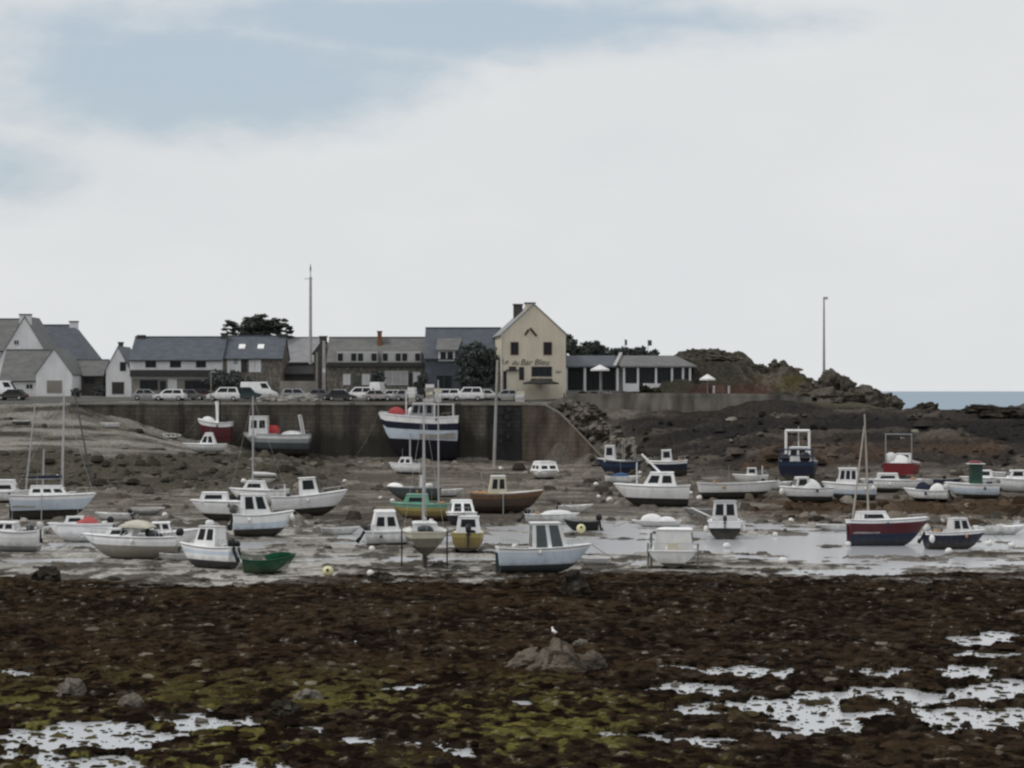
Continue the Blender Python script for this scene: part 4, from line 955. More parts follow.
    def outboard(s, m=BLACK, size=1.0, y=0, tilt=0, t=0):
        x = -s.L / 2 - .12; z = s.zs(0)
        e = MB().ell((0, 0, .28 * size), (.25 * size, .17 * size, .26 * size), 10, 6, 0, -1, .75)
        g = MB().box(-.07 * size, .07 * size, -.05 * size, .05 * size, -.75 * size, .1 * size).box(-.16 * size, .1 * size, -.015, .015, -.9 * size, -.6 * size).box(-.06 * size, .3 * size, -.12 * size, .12 * size, -.12 * size, .0)
        o = e.build('outboard_motor', m, s.t, True); o.location = (x, y, z); o.rotation_euler = (0, R(tilt), 0)
        g.build('shaft', BLACK, o)
    def mast(s, t, hpx, lean=0, m=ALU, r=.075, boom=None, cover=None, stays=True, base=None, aft=0):
        x = s.xs(t); z = s.top(t) if base is None else base; h = hpx * s.k
        o = MB().tube([(x, 0, z - .1), (x + lean * .5, 0, z + h * .5), (x + lean, 0, z + h)], [r, r * .9, r * .6], 7).build('mast', m, s.t)
        if stays:
            st = MB(); hb = s.hb(t) * .97
            st.tube([(x + lean, 0, z + h * .97), (s.xs(.97), 0, s.zs(.97))], .012, 4)
            st.build('forestay', ALU, o)
            for sg in (-1, 1): MB().tube([(x + lean * .9, 0, z + h * .93), (x - .1, sg * hb, s.zs(t))], .011, 4).build('shroud', ALU, o)
            MB().tube([(x + lean, 0, z + h * .98), (s.xs(0), 0, s.zs(0))], .011, 4).build('backstay', ALU, o)
        if boom:
            bl, bz = boom; zb = z + bz * s.k
            bo = MB().tube([(x, 0, zb), (x - bl * s.L, 0, zb - .05)], .05, 6).build('boom', m, o)
            if cover: MB().tube([(x + .02, 0, zb + .5), (x - .1, 0, zb + .16), (x - bl * s.L * .5, 0, zb + .14), (x - bl * s.L * .95, 0, zb + .08)], [.05, .17, .15, .09], 8).build('sail_cover', cover, bo)
        return o
    def fin(s, t0, t1, d, th=.09, m=BLACKP, name='keel'):
        x0, x1 = s.xs(t0), s.xs(t1)
        MB().hexa([(x0 + .1, -th, -d), (x1 - .15, -th, -d), (x1 - .15, th, -d), (x0 + .1, th, -d), (x0, -th, .15), (x1, -th, .15), (x1, th, .15), (x0, th, .15)]).build(name, m, s.t)
    def rudder(s, m=BLACKP, y=0):
        x = -s.L / 2; MB().box(x - .3, x - .02, y - .025, y + .025, -.0, s.zs(0) * .8).build('rudder', m, s.t)
    def legs(s, t=.45, d=0, m=ALU, r=.045, up=.1):
        for sg in (-1, 1):
            y = sg * (s.hb(t) + .06); MB().tube([(s.xs(t), y, -d), (s.xs(t), y, s.zs(t) + up)], r, 6).build('beaching_leg', m, s.t)
    def pulpit(s, m=ALU, h=.45, t0=.8):
        pts = [(s.xs(t), s.hb(t) * .9, s.zs(t) + h) for t in (t0, .9, .97)]
        p2 = [(x, -y, z) for x, y, z in reversed(pts)]
        b = MB().tube(pts + [(s.xs(1), 0, s.zs(1) + h)] + p2, .018, 5)
        for t in (t0, .9):
            for sg in (-1, 1): b.tube([(s.xs(t), sg * s.hb(t) * .9, s.zs(t)), (s.xs(t), sg * s.hb(t) * .9, s.zs(t) + h)], .015, 5)
        b.build('bow_rail', m, s.t)
    def frame(s, t, h, m=WHITE, r=.06, wf=.8, lean=0, bars=1):
        x = s.xs(t); z = s.zs(t); y = s.hb(t) * wf; b = MB(); hh = h * s.k
        b.tube([(x, -y, z - .2), (x + lean, -y, z + hh)], r, 6).tube([(x, y, z - .2), (x + lean, y, z + hh)], r, 6).tube([(x + lean, -y * 1.05, z + hh), (x + lean, y * 1.05, z + hh)], r * 1.2, 6)
        for i in range(1, bars): b.tube([(x + lean * i / bars, -y, z + hh * i / bars), (x + lean * i / bars, y, z + hh * i / bars)], r * .8, 6)
        b.build('gantry', m, s.t)
    def cover(s, t0, t1, h, m=WCANVAS, wf=.9, name='cover', dome=1.0):
        b = MB(); rows_ = []
        for i in range(9):
            u = i / 8; t = t0 + (t1 - t0) * u; x = s.xs(t); y = s.hb(t) * wf; z = s.zs(t) + .01; hh = h * s.k * (math.sin(math.pi * min(max(u, .0), 1)) ** .5 if dome else 1)
            rows_.append([(x, -y, z - .08)] + [(x, y * math.cos(a), z + hh * math.sin(a) + .06 * s.k * math.sin(9 * a + u * 11)) for a in np.linspace(math.pi, 0, 9)] + [(x, y, z - .08)])
        b.grid(rows_).build(name, m, s.t, True)
    def screen(s, t, h, wf=.7, m=GLASS, fr=ALU):
        x = s.xs(t); z = s.top(t); y = s.hb(t) * wf; hh = h * s.k
        o = MB().tube([(x, -y, z), (x - .25, -y * .85, z + hh), (x - .25, y * .85, z + hh), (x, y, z)], .03, 5).build('windscreen_frame', fr, s.t)
        MB().hexa([(x + .01, -y, z), (x + .01, y, z), (x - .24, y * .85, z + hh), (x - .24, -y * .85, z + hh), (x - .01, -y, z), (x - .01, y, z), (x - .26, y * .85, z + hh), (x - .26, -y * .85, z + hh)]).build('pane', m, o)
    def fender(s, t, sg, m=BUOYW, r=.15, drop=.25):
        MB().ell((s.xs(t), sg * (s.hb(t) + r * .9), s.zs(t) - drop), (r, r, r * 1.4), 10, 8).build('fender', m, s.t, True)
    def rod(s, t, y, h, m=ALU, r=.025, lean=0, name='antenna', z=None):
        x = s.xs(t); z = s.top(t) if z is None else z; MB().tube([(x, y, z), (x + lean, y, z + h * s.k)], [r, r * .6], 6).build(name, m, s.t)
    def blob(s, t, y, z, r, m, name): MB().ell((s.xs(t), y, z), r, 12, 8, 0, -1, .8).build(name, m, s.t, True)
def clutter():
    rc = random.Random(99)
    for b in BOATS:
        if b.L < 3.6: continue
        t = rc.uniform(.15, .3)
        for sg in (-1, 1):
            if rc.random() < .6: b.fender(rc.uniform(.2, .75), sg, rc.choice([BUOYW, BUOYW, DGREY, MIDBLUE, ORANGE]), rc.uniform(.09, .14), rc.uniform(.2, .45))
        if rc.random() < .6: b.rod(rc.uniform(.3, .6), rc.uniform(-.3, .3), rc.uniform(14, 26), ALU, .018, rc.uniform(-.2, .2))
        if rc.random() < .7: b.blob(rc.uniform(.08, .25), rc.uniform(-.4, .4), b.zs(.1) + .05, (rc.uniform(.2, .35), rc.uniform(.2, .35), rc.uniform(.18, .3)), rc.choice([DGREY, BCANVAS, ORANGE, OFFW, MIDBLUE, BLACK]), 'fish_box')
        st = MB()
        for k_ in range(3):
            u = .02 + k_ * .09
            for sg in (-1, 1): st.tube([(b.xs(u), sg * b.hb(u) * .95, b.zs(u)), (b.xs(u), sg * b.hb(u) * .95, b.zs(u) + .5)], .016, 5)
        for sg in (-1, 1): st.tube([(b.xs(.02 + k_ * .09), sg * b.hb(.02 + k_ * .09) * .95, b.zs(.02 + k_ * .09) + .5) for k_ in range(3)], .016, 5)
        st.tube([(b.xs(.02), -b.hb(.02) * .95, b.zs(.02) + .5), (b.xs(.02), b.hb(.02) * .95, b.zs(.02) + .5)], .016, 5)
        if rc.random() < .6: st.build('stern_rail', ALU, b.t)
        # mooring line from the stem head down to the mud
        l_ = rc.uniform(2.2, 4.5); y_ = rc.uniform(-1.6, 1.2); n_ = 7; z0 = b.zs(1); pts = []
        for i in range(n_):
            u = i / (n_ - 1); pts.append((b.xs(1) + l_ * u, y_ * u, max(z0 * (1 - u) ** 1.6, .06)))
        MB().tube(pts, .022, 5).build('mooring_line', ROPE, b.t)
BOATS = []
MOT, SAIL, DING, FISH = 'motorboat', 'sailboat', 'dinghy', 'fishing boat'

# --- front row
b = Boat('grey-white open motorboat with outboard cut off by the left picture edge', MOT, 8, 553, 62, 172, 30, 'motorboat', top=(OFFW, WHITE), bottom=GREYP, wl=.3, heel=-4, sheer=.3, td=.35)
b.cabin(.42, .72, 7, .7, .8, .6, .1, OFFW, OFFW, side=2, front=2, pz=(.3, .85)); b.outboard(WHITE, 1.1); b.blob(.12, .3, b.zs(.1) + .25, (.3, .3, .3), DGREY, 'cockpit_seat'); b.rod(.3, .2, 14)
b = Boat('white motorboat with beige folding canopy and black outboard on the mud', MOT, 128, 561, 98, 172, 30, 'motorboat', beam=.34, top=(TAUPE, OFFW, WHITE), bottom=TAUPE, wl=.3, td=.42, sheer=.22, heel=3, full=2.6)
b.screen(.6, 13, .8); b.cabin(.52, .74, 7, .6, .75, .9, -.2, WHITE, WHITE, side=1, front=2, pz=(.3, .8)); b.outboard(BLACK, 1.15, tilt=-8); b.pulpit(t0=.72)
b.cover(.28, .62, 7, CANVAS, .8, 'folding_canopy'); b.rod(.2, .3, 12); b.rod(.22, -.4, 9); [MB().tube([(b.xs(t_), sg * b.hb(t_) * .75, b.zs(t_)), (b.xs(.46), sg * b.hb(.4) * .72, b.zs(.4) + .75)], .02, 5).build('canopy_strut', ALU, b.t) for t_ in (.3, .6) for sg in (-1, 1)]
bc = [o for o in b.t.children if o.name.startswith('folding_canopy')][0]; bc.location.z += .7; b.blob(.28, 0, b.zs(.2) + .25, (.3, .5, .28), DGREY, 'seat'); b.blob(.36, -.3, b.zs(.3) + .3, (.18, .18, .35), BLACK, 'console')
b = Boat('small white boat with faded red cover and black outboard, left of the beige canopy boat', MOT, 78, 541, 46, 195, 24, 'motorboat', L=4.9, top=(WHITE,), bottom=OFFW, wl=.25, td=.5, heel=4)
b.cover(.2, .6, 8, PINK, .85); b.outboard(BLACK, 1.1, tilt=20); b.cabin(.5, .75, 7, .6, .8, .7, 0, WHITE, WHITE, side=1, pz=(.35, .8)); b.fender(.6, -1, BUOYW, .25, -.3)
b = Boat('white boat half hidden behind the beige canopy boat, bow to the right', MOT, 163, 553, 58, 8, 26, 'motorboat', L=5.4, top=(WHITE,), bottom=OFFW, wl=.3, td=.45, sheer=.3); b.cabin(.4, .62, 9, .6, .8, .5, .1, WHITE, WHITE)
b = Boat('white cabin boat with navy bottom and tilted black outboards, left of the green dinghy', MOT, 205, 570, 60, 150, 29, 'cabin_boat', L=4.6, bottom=NAVY, top=(WHITE, PALEBLUE, WHITE), wl=.36, td=.4, sheer=.25, heel=4)
b.cabin(.3, .66, 20, .75, .8, .45, .08, WHITE, OFFW, side=2, front=2, pz=(.4, .88), over=.1); b.outboard(BLACK, 1.25, .25, 25); b.outboard(BLACK, .9, -.3, 25); b.rod(.5, 0, 4, z=b.top(.5) + 20 * b.k); b.blob(.5, 0, b.top(.5) + 21 * b.k + .15, (.28, .28, .2), OFFW, 'radar_dome'); b.fender(.85, -1); b.pulpit()
b = Boat('dark green wooden rowing dinghy lying on the mud', DING, 269, 576, 50, 12, 22, 'rowing_dinghy', L=3.4, beam=.42, bottom=GREEN, top=(GREEN,), wl=.2, rail=GREEN, td=1.1, sheer=.4, heel=9, floor=.25, sink=.02); b.cover(.45, .95, 4, mat('green_canvas', (.01, .05, .025), .9, .3), .95, 'bow_cover')
b = Boat('pale blue pilothouse boat with dark bottom and big dark outboard, bow right', MOT, 264, 538, 56, 14, 30, 'cabin_boat', L=4.9, bottom=BLACKP, top=(PALEBLUE, WHITE, WHITE), wl=.33, sheer=.3, td=.42, heel=-2)
b.cabin(.16, .62, 20, .78, .85, .55, .02, WHITE, OFFW, side=2, front=2, pz=(.36, .9), over=.12); b.outboard(DGREY, 1.5, tilt=10); b.pulpit(); b.fender(.96, -1, BUOYW, .2, .5)
b = Boat('long low white boat with dark bottom and small cuddy, behind the pale blue pilothouse boat', MOT, 226, 523, 74, 178, 27, 'motorboat', bottom=BLACKP, top=(OFFW, OFFW, WHITE), wl=.38, td=.3, sheer=.1, beam=.3)
b.cabin(.55, .85, 8, .6, .8, .5, .2, WHITE, WHITE, side=1, front=1, pz=(.3, .75)); b.blob(.35, 0, b.zs(.3) + .3, (.25, .25, .3), BLACK, 'engine_cover')
b = Boat('white sailing cruiser with thin grey mast and boom, beyond the low white boat', SAIL, 257, 505, 58, 172, 21, 'sailboat', top=(OFFW, WHITE), bottom=OFFW, wl=.25, td=.3, sheer=.15, beam=.3)
b.cabin(.4, .75, 8, .6, .8, .8, .4, WHITE, WHITE, side=1, front=1, pz=(.3, .75)); b.mast(.62, 93, 0, ALU, .1, (.42, 14), WCANVAS, True)
b = Boat('white fishing launch with half-open wheelhouse and high raked bow, on the mud in midfield', FISH, 311, 517, 74, 8, 28, 'fishing_boat', bottom=BLACKP, top=(OFFW, OFFW, WHITE), wl=.36, td=.42, sheer=.28, pitch=-3, heel=-2)
b.cabin(.42, .62, 17, .72, .85, .3, .03, WHITE, WHITE, side=1, front=2, pz=(.4, .88), over=.14); b.pulpit(t0=.7); b.frame(.18, 12, WHITE, .035, .8)
b = Boat('white sailing yacht with pale blue topsides and dark keel, at the left', SAIL, 53, 521, 82, 6, 32, 'sailing_yacht', beam=.32, bottom=BLACKP, top=(PALEBLUE, PALEBLUE, WHITE), wl=.38, td=.3, sheer=.14, sect='v', stern=.7, heel=-3)
b.cabin(.25, .68, 9, .62, .8, 1.1, .3, WHITE, WHITE, side=3, front=1, pz=(.35, .7)); b.mast(.63, 100, .1, ALU, .1, (.44, 16), BCANVAS, True); b.pulpit(h=.6); b.legs(.4); b.rod(.05, .3, 12); b.rudder()
b = Boat('white cabin cruiser with dark window at far left, behind the pale blue yacht', MOT, 5, 503, 36, 4, 16, 'motorboat', L=5.2, bottom=BLACKP, top=(WHITE,), wl=.25, td=.3); b.cabin(.2, .75, 11, .75, .85, .6, .2, WHITE, WHITE, side=1, pz=(.3, .62)); b.mast(.9, 84, .9, ALU, .09, None, None, False)
b = Boat('pale green inflatable tender beside the pale blue yacht', DING, 20, 515, 32, 170, 10, 'tender', L=2.9, beam=.5, bottom=PALEGREEN, top=(PALEGREEN,), wl=.2, rail=PALEGREEN, td=.8, sheer=.4, deckm=PALEGREEN)
b = Boat('small grey dinghy lying behind the beige canopy boat', DING, 148, 516, 30, 5, 9, 'dinghy', L=3.0, beam=.42, bottom=GREYP, top=(GREYP, OFFW), wl=.3, td=1.1, rail=OFFW, heel=5)
# --- middle
b = Boat('rounded white cuddy boat with two black outboards raised at the stern', MOT, 394, 546, 50, 12, 19, 'cabin_boat', L=4.4, bottom=DGREY, top=(WHITE,), wl=.16, td=.3, sheer=.2)
b.cabin(.12, .6, 19, .82, .78, .4, .25, WHITE, WHITE, side=2, front=2, pz=(.35, .78), camber=.12); b.outboard(BLACK, 1.2, .2, 30); b.outboard(BLACK, 1.0, -.35, 35); b.blob(.35, 0, b.top(.3) + 20 * b.k, (.16, .16, .16), mat('orange_plastic', (.5, .25, .12), .5, .1), 'lamp')
b = Boat('taupe twin-keel sailboat seen end-on with tall mast, left of the yellow boat', SAIL, 424, 568, 0, 96, 32, 'sailboat', L=6.0, beam=2.95, bottom=mat('weathered_antifouling', (.075, .07, .05), .8, .4), top=(mat('olive_grey_hull', (.17, .16, .12), .5, .3), CREAM), wl=.42, rail=CREAM, deckm=OFFW, td=.25, sect='v', keelz=.85, stern=.72, sheer=.12)
b.fin(.3, .62, .95); b.fin(.06, .16, .75, .05, name='skeg'); b.legs(.45, .85, BLACK, .05); b.cabin(.3, .65, 7, .6, .8, .6, .2, OFFW, OFFW, side=2, pz=(.3, .75)); b.blob(.12, .1, b.zs(.1) + .22, (.25, .5, .25), DGREY, 'folded_cover'); b.mast(.58, 130, 0, ALU, .1, (.4, 12), None, True)
b = Boat('yellow motorboat seen from the stern with black outboard on the mud', MOT, 469, 553, 0, 86, 24, 'motorboat', L=4.2, beam=2.3, bottom=BLACKP, top=(MUSTARD, MUSTARD, YELLOW), wl=.25, rail=YELLOW, td=.42, stern=.95, sheer=.18, sink=.0)
b.outboard(BLACK, 1.3, -.15, 12); b.cabin(.4, .66, 15, .75, .8, .4, .1, WHITE, OFFW, side=1, front=1, back=1, pz=(.4, .85))
MB().tube([(-2.0, -.95, .1), (1.2, -.95, .12)], .14, 8).tube([(-2.0, .95, .1), (1.2, .95, .12)], .14, 8).build('bilge_keel', BLACKP, b.t)
b = Boat('white-topped dark blue cuddy boat seen bow-on, behind the yellow boat', MOT, 462, 526, 0, -84, 17, 'cabin_boat', L=4.6, beam=2.7, bottom=NAVY, top=(NAVY, NAVY, WHITE), wl=.3, td=.35, sheer=.3)
b.cabin(.3, .72, 12, .8, .75, .9, .1, WHITE, WHITE, side=2, front=2, pz=(.25, .8)); b.pulpit()
b = Boat('mint green decked sailboat with yellow topsides, left of the dark blue cuddy boat', SAIL, 420, 522, 58, 178, 23, 'sailboat', bottom=mat('rusty_antifouling', (.09, .05, .035), .8, .4), top=(MUSTARD, YELLOW, MINT), wl=.3, rail=MINT, deckm=MINT, td=.3, sheer=.14, beam=.33)
b.cabin(.4, .8, 9, .6, .8, .7, .3, MINT, MINT, side=1, front=1, pz=(.3, .7)); b.mast(.2, 124, .05, ALU, .08, None, None, False)
b = Boat('dark grey workboat with white bow dinghy cover, behind the mint green sailboat', FISH, 412, 500, 54, 176, 17, 'workboat', bottom=DGREY, top=(DGREY, mat('teal_grey_paint', (.06, .08, .085), .5, .3)), wl=.3, rail=GREYP, deckm=GREYP, td=.5, sheer=.15)
b.cover(.7, .98, 4, WHITE, .9, 'bow_cover'); b.cabin(.3, .4, 11, .3, .85, .1, .1, OFFW, OFFW, side=0, front=1); b.blob(.2, .2, b.zs(.2) + .2, (.4, .4, .3), OFFW, 'net_pile')
b = Boat('small white boat resting on the mud just below the big blue and white trawler', MOT, 404, 474, 24, 172, 14, 'motorboat', L=3.9, bottom=DGREY, top=(WHITE,), wl=.2, td=.3, heel=4); b.cabin(.3, .7, 6, .7, .8, .7, .2, WHITE, WHITE, side=2, pz=(.2, .75))
b = Boat('brown wooden fishing boat with cream wheelhouse and ochre stern', FISH, 508, 514, 72, 6, 27, 'fishing_boat', bottom=mat('rust_brown_bottom', (.05, .034, .026), .8, .4), top=(BROWN, mat('brown_ochre', (.16, .09, .05), .6, .4)), wl=.35, rail=ORANGE, deckm=OFFW, td=.4, sheer=.25, floor=.6, stern=.6)
b.cabin(.28, .48, 17, .62, .85, .12, .2, CREAM, OFFW, side=2, front=2, pz=(.35, .85)); b.rod(.2, 0, 20, WOODSPAR, .05, -.4, 'pole'); b.cover(.02, .26, 3, ORANGE, .8, 'net_cover'); b.legs(.45, .0)
b = Boat('white flat skiff with dark outboard, right of the brown fishing boat', DING, 553, 524, 56, 3, 12, 'skiff', beam=.32, bottom=OFFW, top=(WHITE,), wl=.2, td=.4, sheer=.2, L=4.8); b.outboard(BLACK, 1.1, 0, 40); b.cover(.3, .9, 4, WCANVAS, .9)
b = Boat('black inflatable boat with raised outboard, behind the large white pilothouse boat', DING, 581, 531, 28, 172, 14, 'inflatable_boat', L=3.0, beam=.5, bottom=BLACK, top=(BLACK,), wl=.2, rail=DGREY, deckm=DGREY, td=.55, sheer=.3); b.outboard(BLACK, 1.1, 0, 10)
b = Boat('large pale blue-white pilothouse boat with teal bottom and tall dark windows, front centre', MOT, 546, 575, 92, 8, 34, 'pilothouse_boat', beam=.36, bottom=TEAL, top=(PALEBLUE, PALEBLUE, PALEBLUE, WHITE), wl=.33, rail=WHITE, td=.5, sheer=.2, heel=-1, full=2.6)
b.cabin(.40, .72, 24, .74, .86, .42, .03, WHITE, OFFW, side=2, front=2, back=2, pz=(.12, .92), over=.12, glass=mat('green_tinted_glass', (.05, .07, .075), .1, .3, spec=.5)); b.pulpit(h=.35); b.rudder(TEAL); b.rod(.45, .3, 8, z=b.top(.5) + 24 * b.k)
b = Boat('small white dinghy at the bow of the large pilothouse boat', DING, 592, 566, 24, 160, 9, 'dinghy', L=2.4, beam=.5, bottom=OFFW, top=(WHITE,), wl=.2, td=1.1, sheer=.3)
b = Boat('rounded white boat alone on the mud below the quay bastion', MOT, 546, 479, 0, -70, 12, 'cabin_boat', L=4.2, beam=3.0, bottom=DGREY, top=(OFFW,), wl=.22, td=.25); b.cabin(.15, .75, 8, .85, .8, .6, .3, WHITE, OFFW, side=2, front=2, pz=(.3, .65), camber=.1)
b = Boat('grey-hulled white cabin boat seen from the stern, propped by a post at the pool edge', MOT, 676, 568, 0, 80, 24, 'cabin_boat', L=5.2, beam=3.4, bottom=BLACKP, top=(OFFW, OFFW), wl=.36, td=.35, stern=.92, sheer=.16, sect='v')
b.cabin(.2, .6, 20, .72, .85, .4, .05, OFFW, WHITE, side=2, front=2, back=0, pz=(.4, .85)); MB().box(-b.L / 2 - .06, -b.L / 2 + .03, -.42, .32, b.zs(0) * .55, b.zs(0) + .55).build('stern_locker', CREAM, b.t); b.rod(.3, .7, 8)
b.legs(.1, .05, CONC, .07, .5)
b = Boat('white-decked boat with black bottom seen from the stern, oar-like boom swung left', MOT, 725, 538, 0, 84, 24, 'fishing_boat', L=5.0, beam=2.75, bottom=BLACKP, top=(BLACKP, WHITE, WHITE), wl=.42, td=.35, stern=.95, sheer=.18)
b.cabin(.3, .62, 19, .72, .82, .3, .05, OFFW, GREYP, side=2, front=2, back=2, pz=(.38, .88), over=.1); b.outboard(BLACK, 1.0, 0, 15); MB().tube([(-2, .6, b.zs(0) + .1), (-2.2, 2.7, b.zs(0) + 1.1)], .07, 6).build('swung_boom', WHITE, b.t); b.fender(.05, 1, BUOYW, .22, .6); b.fender(.05, -1, BUOYW, .2, .5)
b = Boat('white dinghy under a domed white cover, left of the stern-on cabin boat', DING, 656, 527, 46, 175, 9, 'dinghy', L=4.2, beam=.42, bottom=DGREY, top=(WHITE,), wl=.25, td=.9, sheer=.2); b.cover(.08, .5, 4.5, WCANVAS, .95); b.cover(.36, .86, 7, WCANVAS, .9); b.blob(.86, 0, b.zs(.8) + .1, (.35, .3, .2), DGREY, 'anchor_box')
b = Boat('white motor yacht with black bottom and folded mast pointing up, behind the domed dinghy', SAIL, 651, 507, 74, 174, 28, 'motor_sailer', beam=.34, bottom=BLACKP, top=(OFFW, OFFW, WHITE), wl=.4, td=.42, sheer=.16)
b.cabin(.2, .62, 13, .68, .78, .9, .25, WHITE, WHITE, side=2, front=2, pz=(.3, .8)); MB().tube([(b.xs(.35), 0, b.top(.4) + .9), (b.xs(.66), 0, b.top(.4) + 3.1)], .11, 7).build('folded_mast', WHITE, b.t); b.frame(.72, 22, OFFW, .045, .7); b.pulpit()
b = Boat('black-hulled boat with white gunwale and tiny wheelhouse, below the rubble slope', FISH, 667, 477, 40, 176, 20, 'fishing_boat', beam=.36, bottom=BLACKP, top=(NAVY, NAVY, WHITE), wl=.4, rail=WHITE, td=.4, sheer=.2, pitch=3)
b.cabin(.4, .62, 11, .5, .85, .1, .1, OFFW, WHITE, side=1, front=2); b.rod(.3, 0, 20, DGREY, .04); b.frame(.12, 9, DGREY, .04)
b = Boat('navy fishing boat with pale wheelhouse and deck frames, at the foot of the rubble slope', FISH, 618, 477, 42, 168, 22, 'fishing_boat', beam=.4, bottom=BLACKP, top=(NAVY, BLUE, NAVY), wl=.3, rail=GREYP, td=.35, sheer=.25)
b.cabin(.62, .8, 14, .6, .85, .1, .1, OFFW, OFFW, side=1, front=2); b.frame(.1, 20, GREYP, .06, .8, .2, 2); b.frame(.4, 22, GREYP, .05, .8); b.rod(.7, .2, 30, GREYP, .04)
b = Boat('white skiff pulled up in front of the navy fishing boat', DING, 624, 484, 32, 4, 10, 'skiff', L=4.0, beam=.36, bottom=OFFW, top=(WHITE,), wl=.2, td=.5); b.cover(.2, .7, 4, mat('blue_canvas', (.04, .09, .2), .8, .3), .9)
# --- right
b = Boat('long low grey-white open boat with black bottom, bow to the right', FISH, 741, 499, 80, 5, 21, 'open_boat', beam=.26, bottom=BLACKP, top=(OFFW, OFFW), wl=.42, rail=OFFW, td=.75, sheer=.28, deckm=OFFW)
b.rod(.96, 0, 4, BLACK, .1, 0, 'stem_post')
b = Boat('small white boat with little posts, behind the long low grey-white boat', MOT, 750, 484, 28, 176, 12, 'motorboat', L=3.8, bottom=DGREY, top=(OFFW,), wl=.25, td=.4); b.cabin(.35, .6, 7, .6, .8, .2, .1, OFFW, OFFW, side=1); b.frame(.15, 9, OFFW, .04)
b = Boat('blue trawler seen end-on with tall white goalpost gantry', FISH, 799, 480, 0, 78, 26, 'trawler', L=8.5, beam=4.3, bottom=BLACKP, top=(NAVY, NAVY, BLUE), wl=.3, rail=NAVY, td=.45, sheer=.25, stern=.92, deckm=GREYP)
b.cabin(.42, .62, 14, .5, .85, .1, .1, OFFW, WHITE, side=2, front=2, back=2, z=.95, pz=(.5, .85)); b.frame(.3, 31, WHITE, .14, .6, 0, 1); b.frame(.02, 12, BLUE, .08, .9, 0, 2); b.rod(.5, .0, 34, OFFW, .05); b.blob(.12, -.9, b.zs(.1) + .5, (.5, .6, .6), BLACK, 'net_drum'); b.blob(.1, 1.2, b.zs(.1) + .4, (.5, .5, .5), NAVY, 'net_pile')
b = Boat('white boat under a domed white spray hood, black bottom, near the trawler', MOT, 805, 503, 48, 190, 20, 'motorboat', L=5.4, bottom=BLACKP, top=(OFFW, WHITE), wl=.42, td=.4, sheer=.2, beam=.4)
b.cover(.22, .6, 9, WCANVAS, .8, 'spray_hood'); b.cabin(.5, .72, 10, .6, .8, .5, .1, OFFW, WHITE, side=1, front=2, pz=(.3, .85)); b.fender(.97, 1, BUOYW, .25, .5)
b = Boat('white pilothouse boat with dark green bottom, right of the domed spray hood boat', MOT, 849, 500, 48, 176, 22, 'pilothouse_boat', L=5.4, bottom=TEAL, top=(PALEBLUE, WHITE, WHITE), wl=.36, td=.4, sheer=.22, beam=.38)
b.cabin(.4, .72, 15, .72, .85, .25, .05, WHITE, OFFW, side=3, front=2, pz=(.38, .88), over=.1); b.fender(.05, 1, BUOYW, .2, .4)
b = Boat('low white sailing hull with slate-coloured line, right of the white pilothouse boat', SAIL, 890, 493, 50, 176, 17, 'sailboat', L=6.2, beam=.34, bottom=BLACKP, top=(OFFW, WHITE), wl=.36, td=.35, sheer=.12); b.cabin(.4, .75, 6, .6, .8, .9, .3, OFFW, WHITE, side=1, front=1, pz=(.3, .7))
b = Boat('dark inflatable with white and navy covers over its engines', DING, 926, 502, 40, 160, 16, 'inflatable_boat', L=4.4, beam=.5, bottom=BLACK, top=(WHITE,), wl=.3, td=.5, sheer=.25, rail=WHITE); b.cover(.05, .42, 7, WCANVAS, .75); b.cover(.42, .75, 8, BCANVAS, .7); b.outboard(WHITE, 1.3, 0, 25)
b = Boat('white boat with dark green wheelhouse under a red-topped roof, at the right', FISH, 972, 499, 52, 174, 20, 'fishing_boat', bottom=BLACKP, top=(PALEBLUE, WHITE), wl=.3, td=.35, sheer=.2, beam=.36)
b.cabin(.36, .54, 20, .62, .95, .05, .0, mat('bottle_green_paint', (.03, .08, .055), .5, .3), OFFW, side=1, front=2, over=.35, pz=(.35, .85), glass=mat('greenish_glass', (.03, .06, .05), .15, .2)); b.blob(.46, 0, b.top(.45) + 21.5 * b.k, (.7, .5, .16), RED, 'life_raft'); b.outboard(GREYP, .9, 0, 10)
b = Boat('white motorboat just behind the green wheelhouse boat, stern right', MOT, 985, 489, 46, 176, 15, 'motorboat', L=5.2, bottom=BLACKP, top=(OFFW, WHITE), wl=.28, td=.4); b.cabin(.4, .7, 7, .65, .8, .7, .2, WHITE, WHITE, side=1); b.outboard(DGREY, 1.3, 0, 15)
b = Boat('white motorboat cut by the right picture edge', MOT, 1018, 493, 40, 178, 18, 'motorboat', L=5.4, bottom=OFFW, top=(WHITE,), wl=.2, td=.4); b.cabin(.4, .7, 8, .65, .8, .7, .2, WHITE, WHITE, side=1)
b = Boat('blue rowing dinghy between the inflatable and the green wheelhouse boat', DING, 948, 487, 30, 10, 11, 'rowing_dinghy', L=3.4, beam=.42, bottom=NAVY, top=(BLUE,), wl=.25, td=1.1, rail=GREYP)
b = Boat('maroon sailboat with blue bottom and tan twin spars, on the water edge at right', SAIL, 891, 547, 80, 6, 36, 'sailboat', beam=.34, bottom=MIDBLUE, top=(MAROON, MAROON, MAROON, WHITE), wl=.46, rail=WHITE, td=.35, sheer=.16, sect='v', stern=.66, heel=-4, sink=.1)
b.cabin(.12, .5, 8, .6, .8, .9, .25, WHITE, WHITE, side=1, front=1, pz=(.25, .7)); o_ = b.mast(.26, 106, -.15, WOODSPAR, .09, None, None, False)
MB().tube([(b.xs(.02), -.1, b.zs(0) - .3), (b.xs(.22), -.12, b.zs(0) + 94 * b.k)], [.09, .06], 7).build('leaning_spar', WOODSPAR, b.t); b.rudder(MAROON); b.pulpit(h=.3)
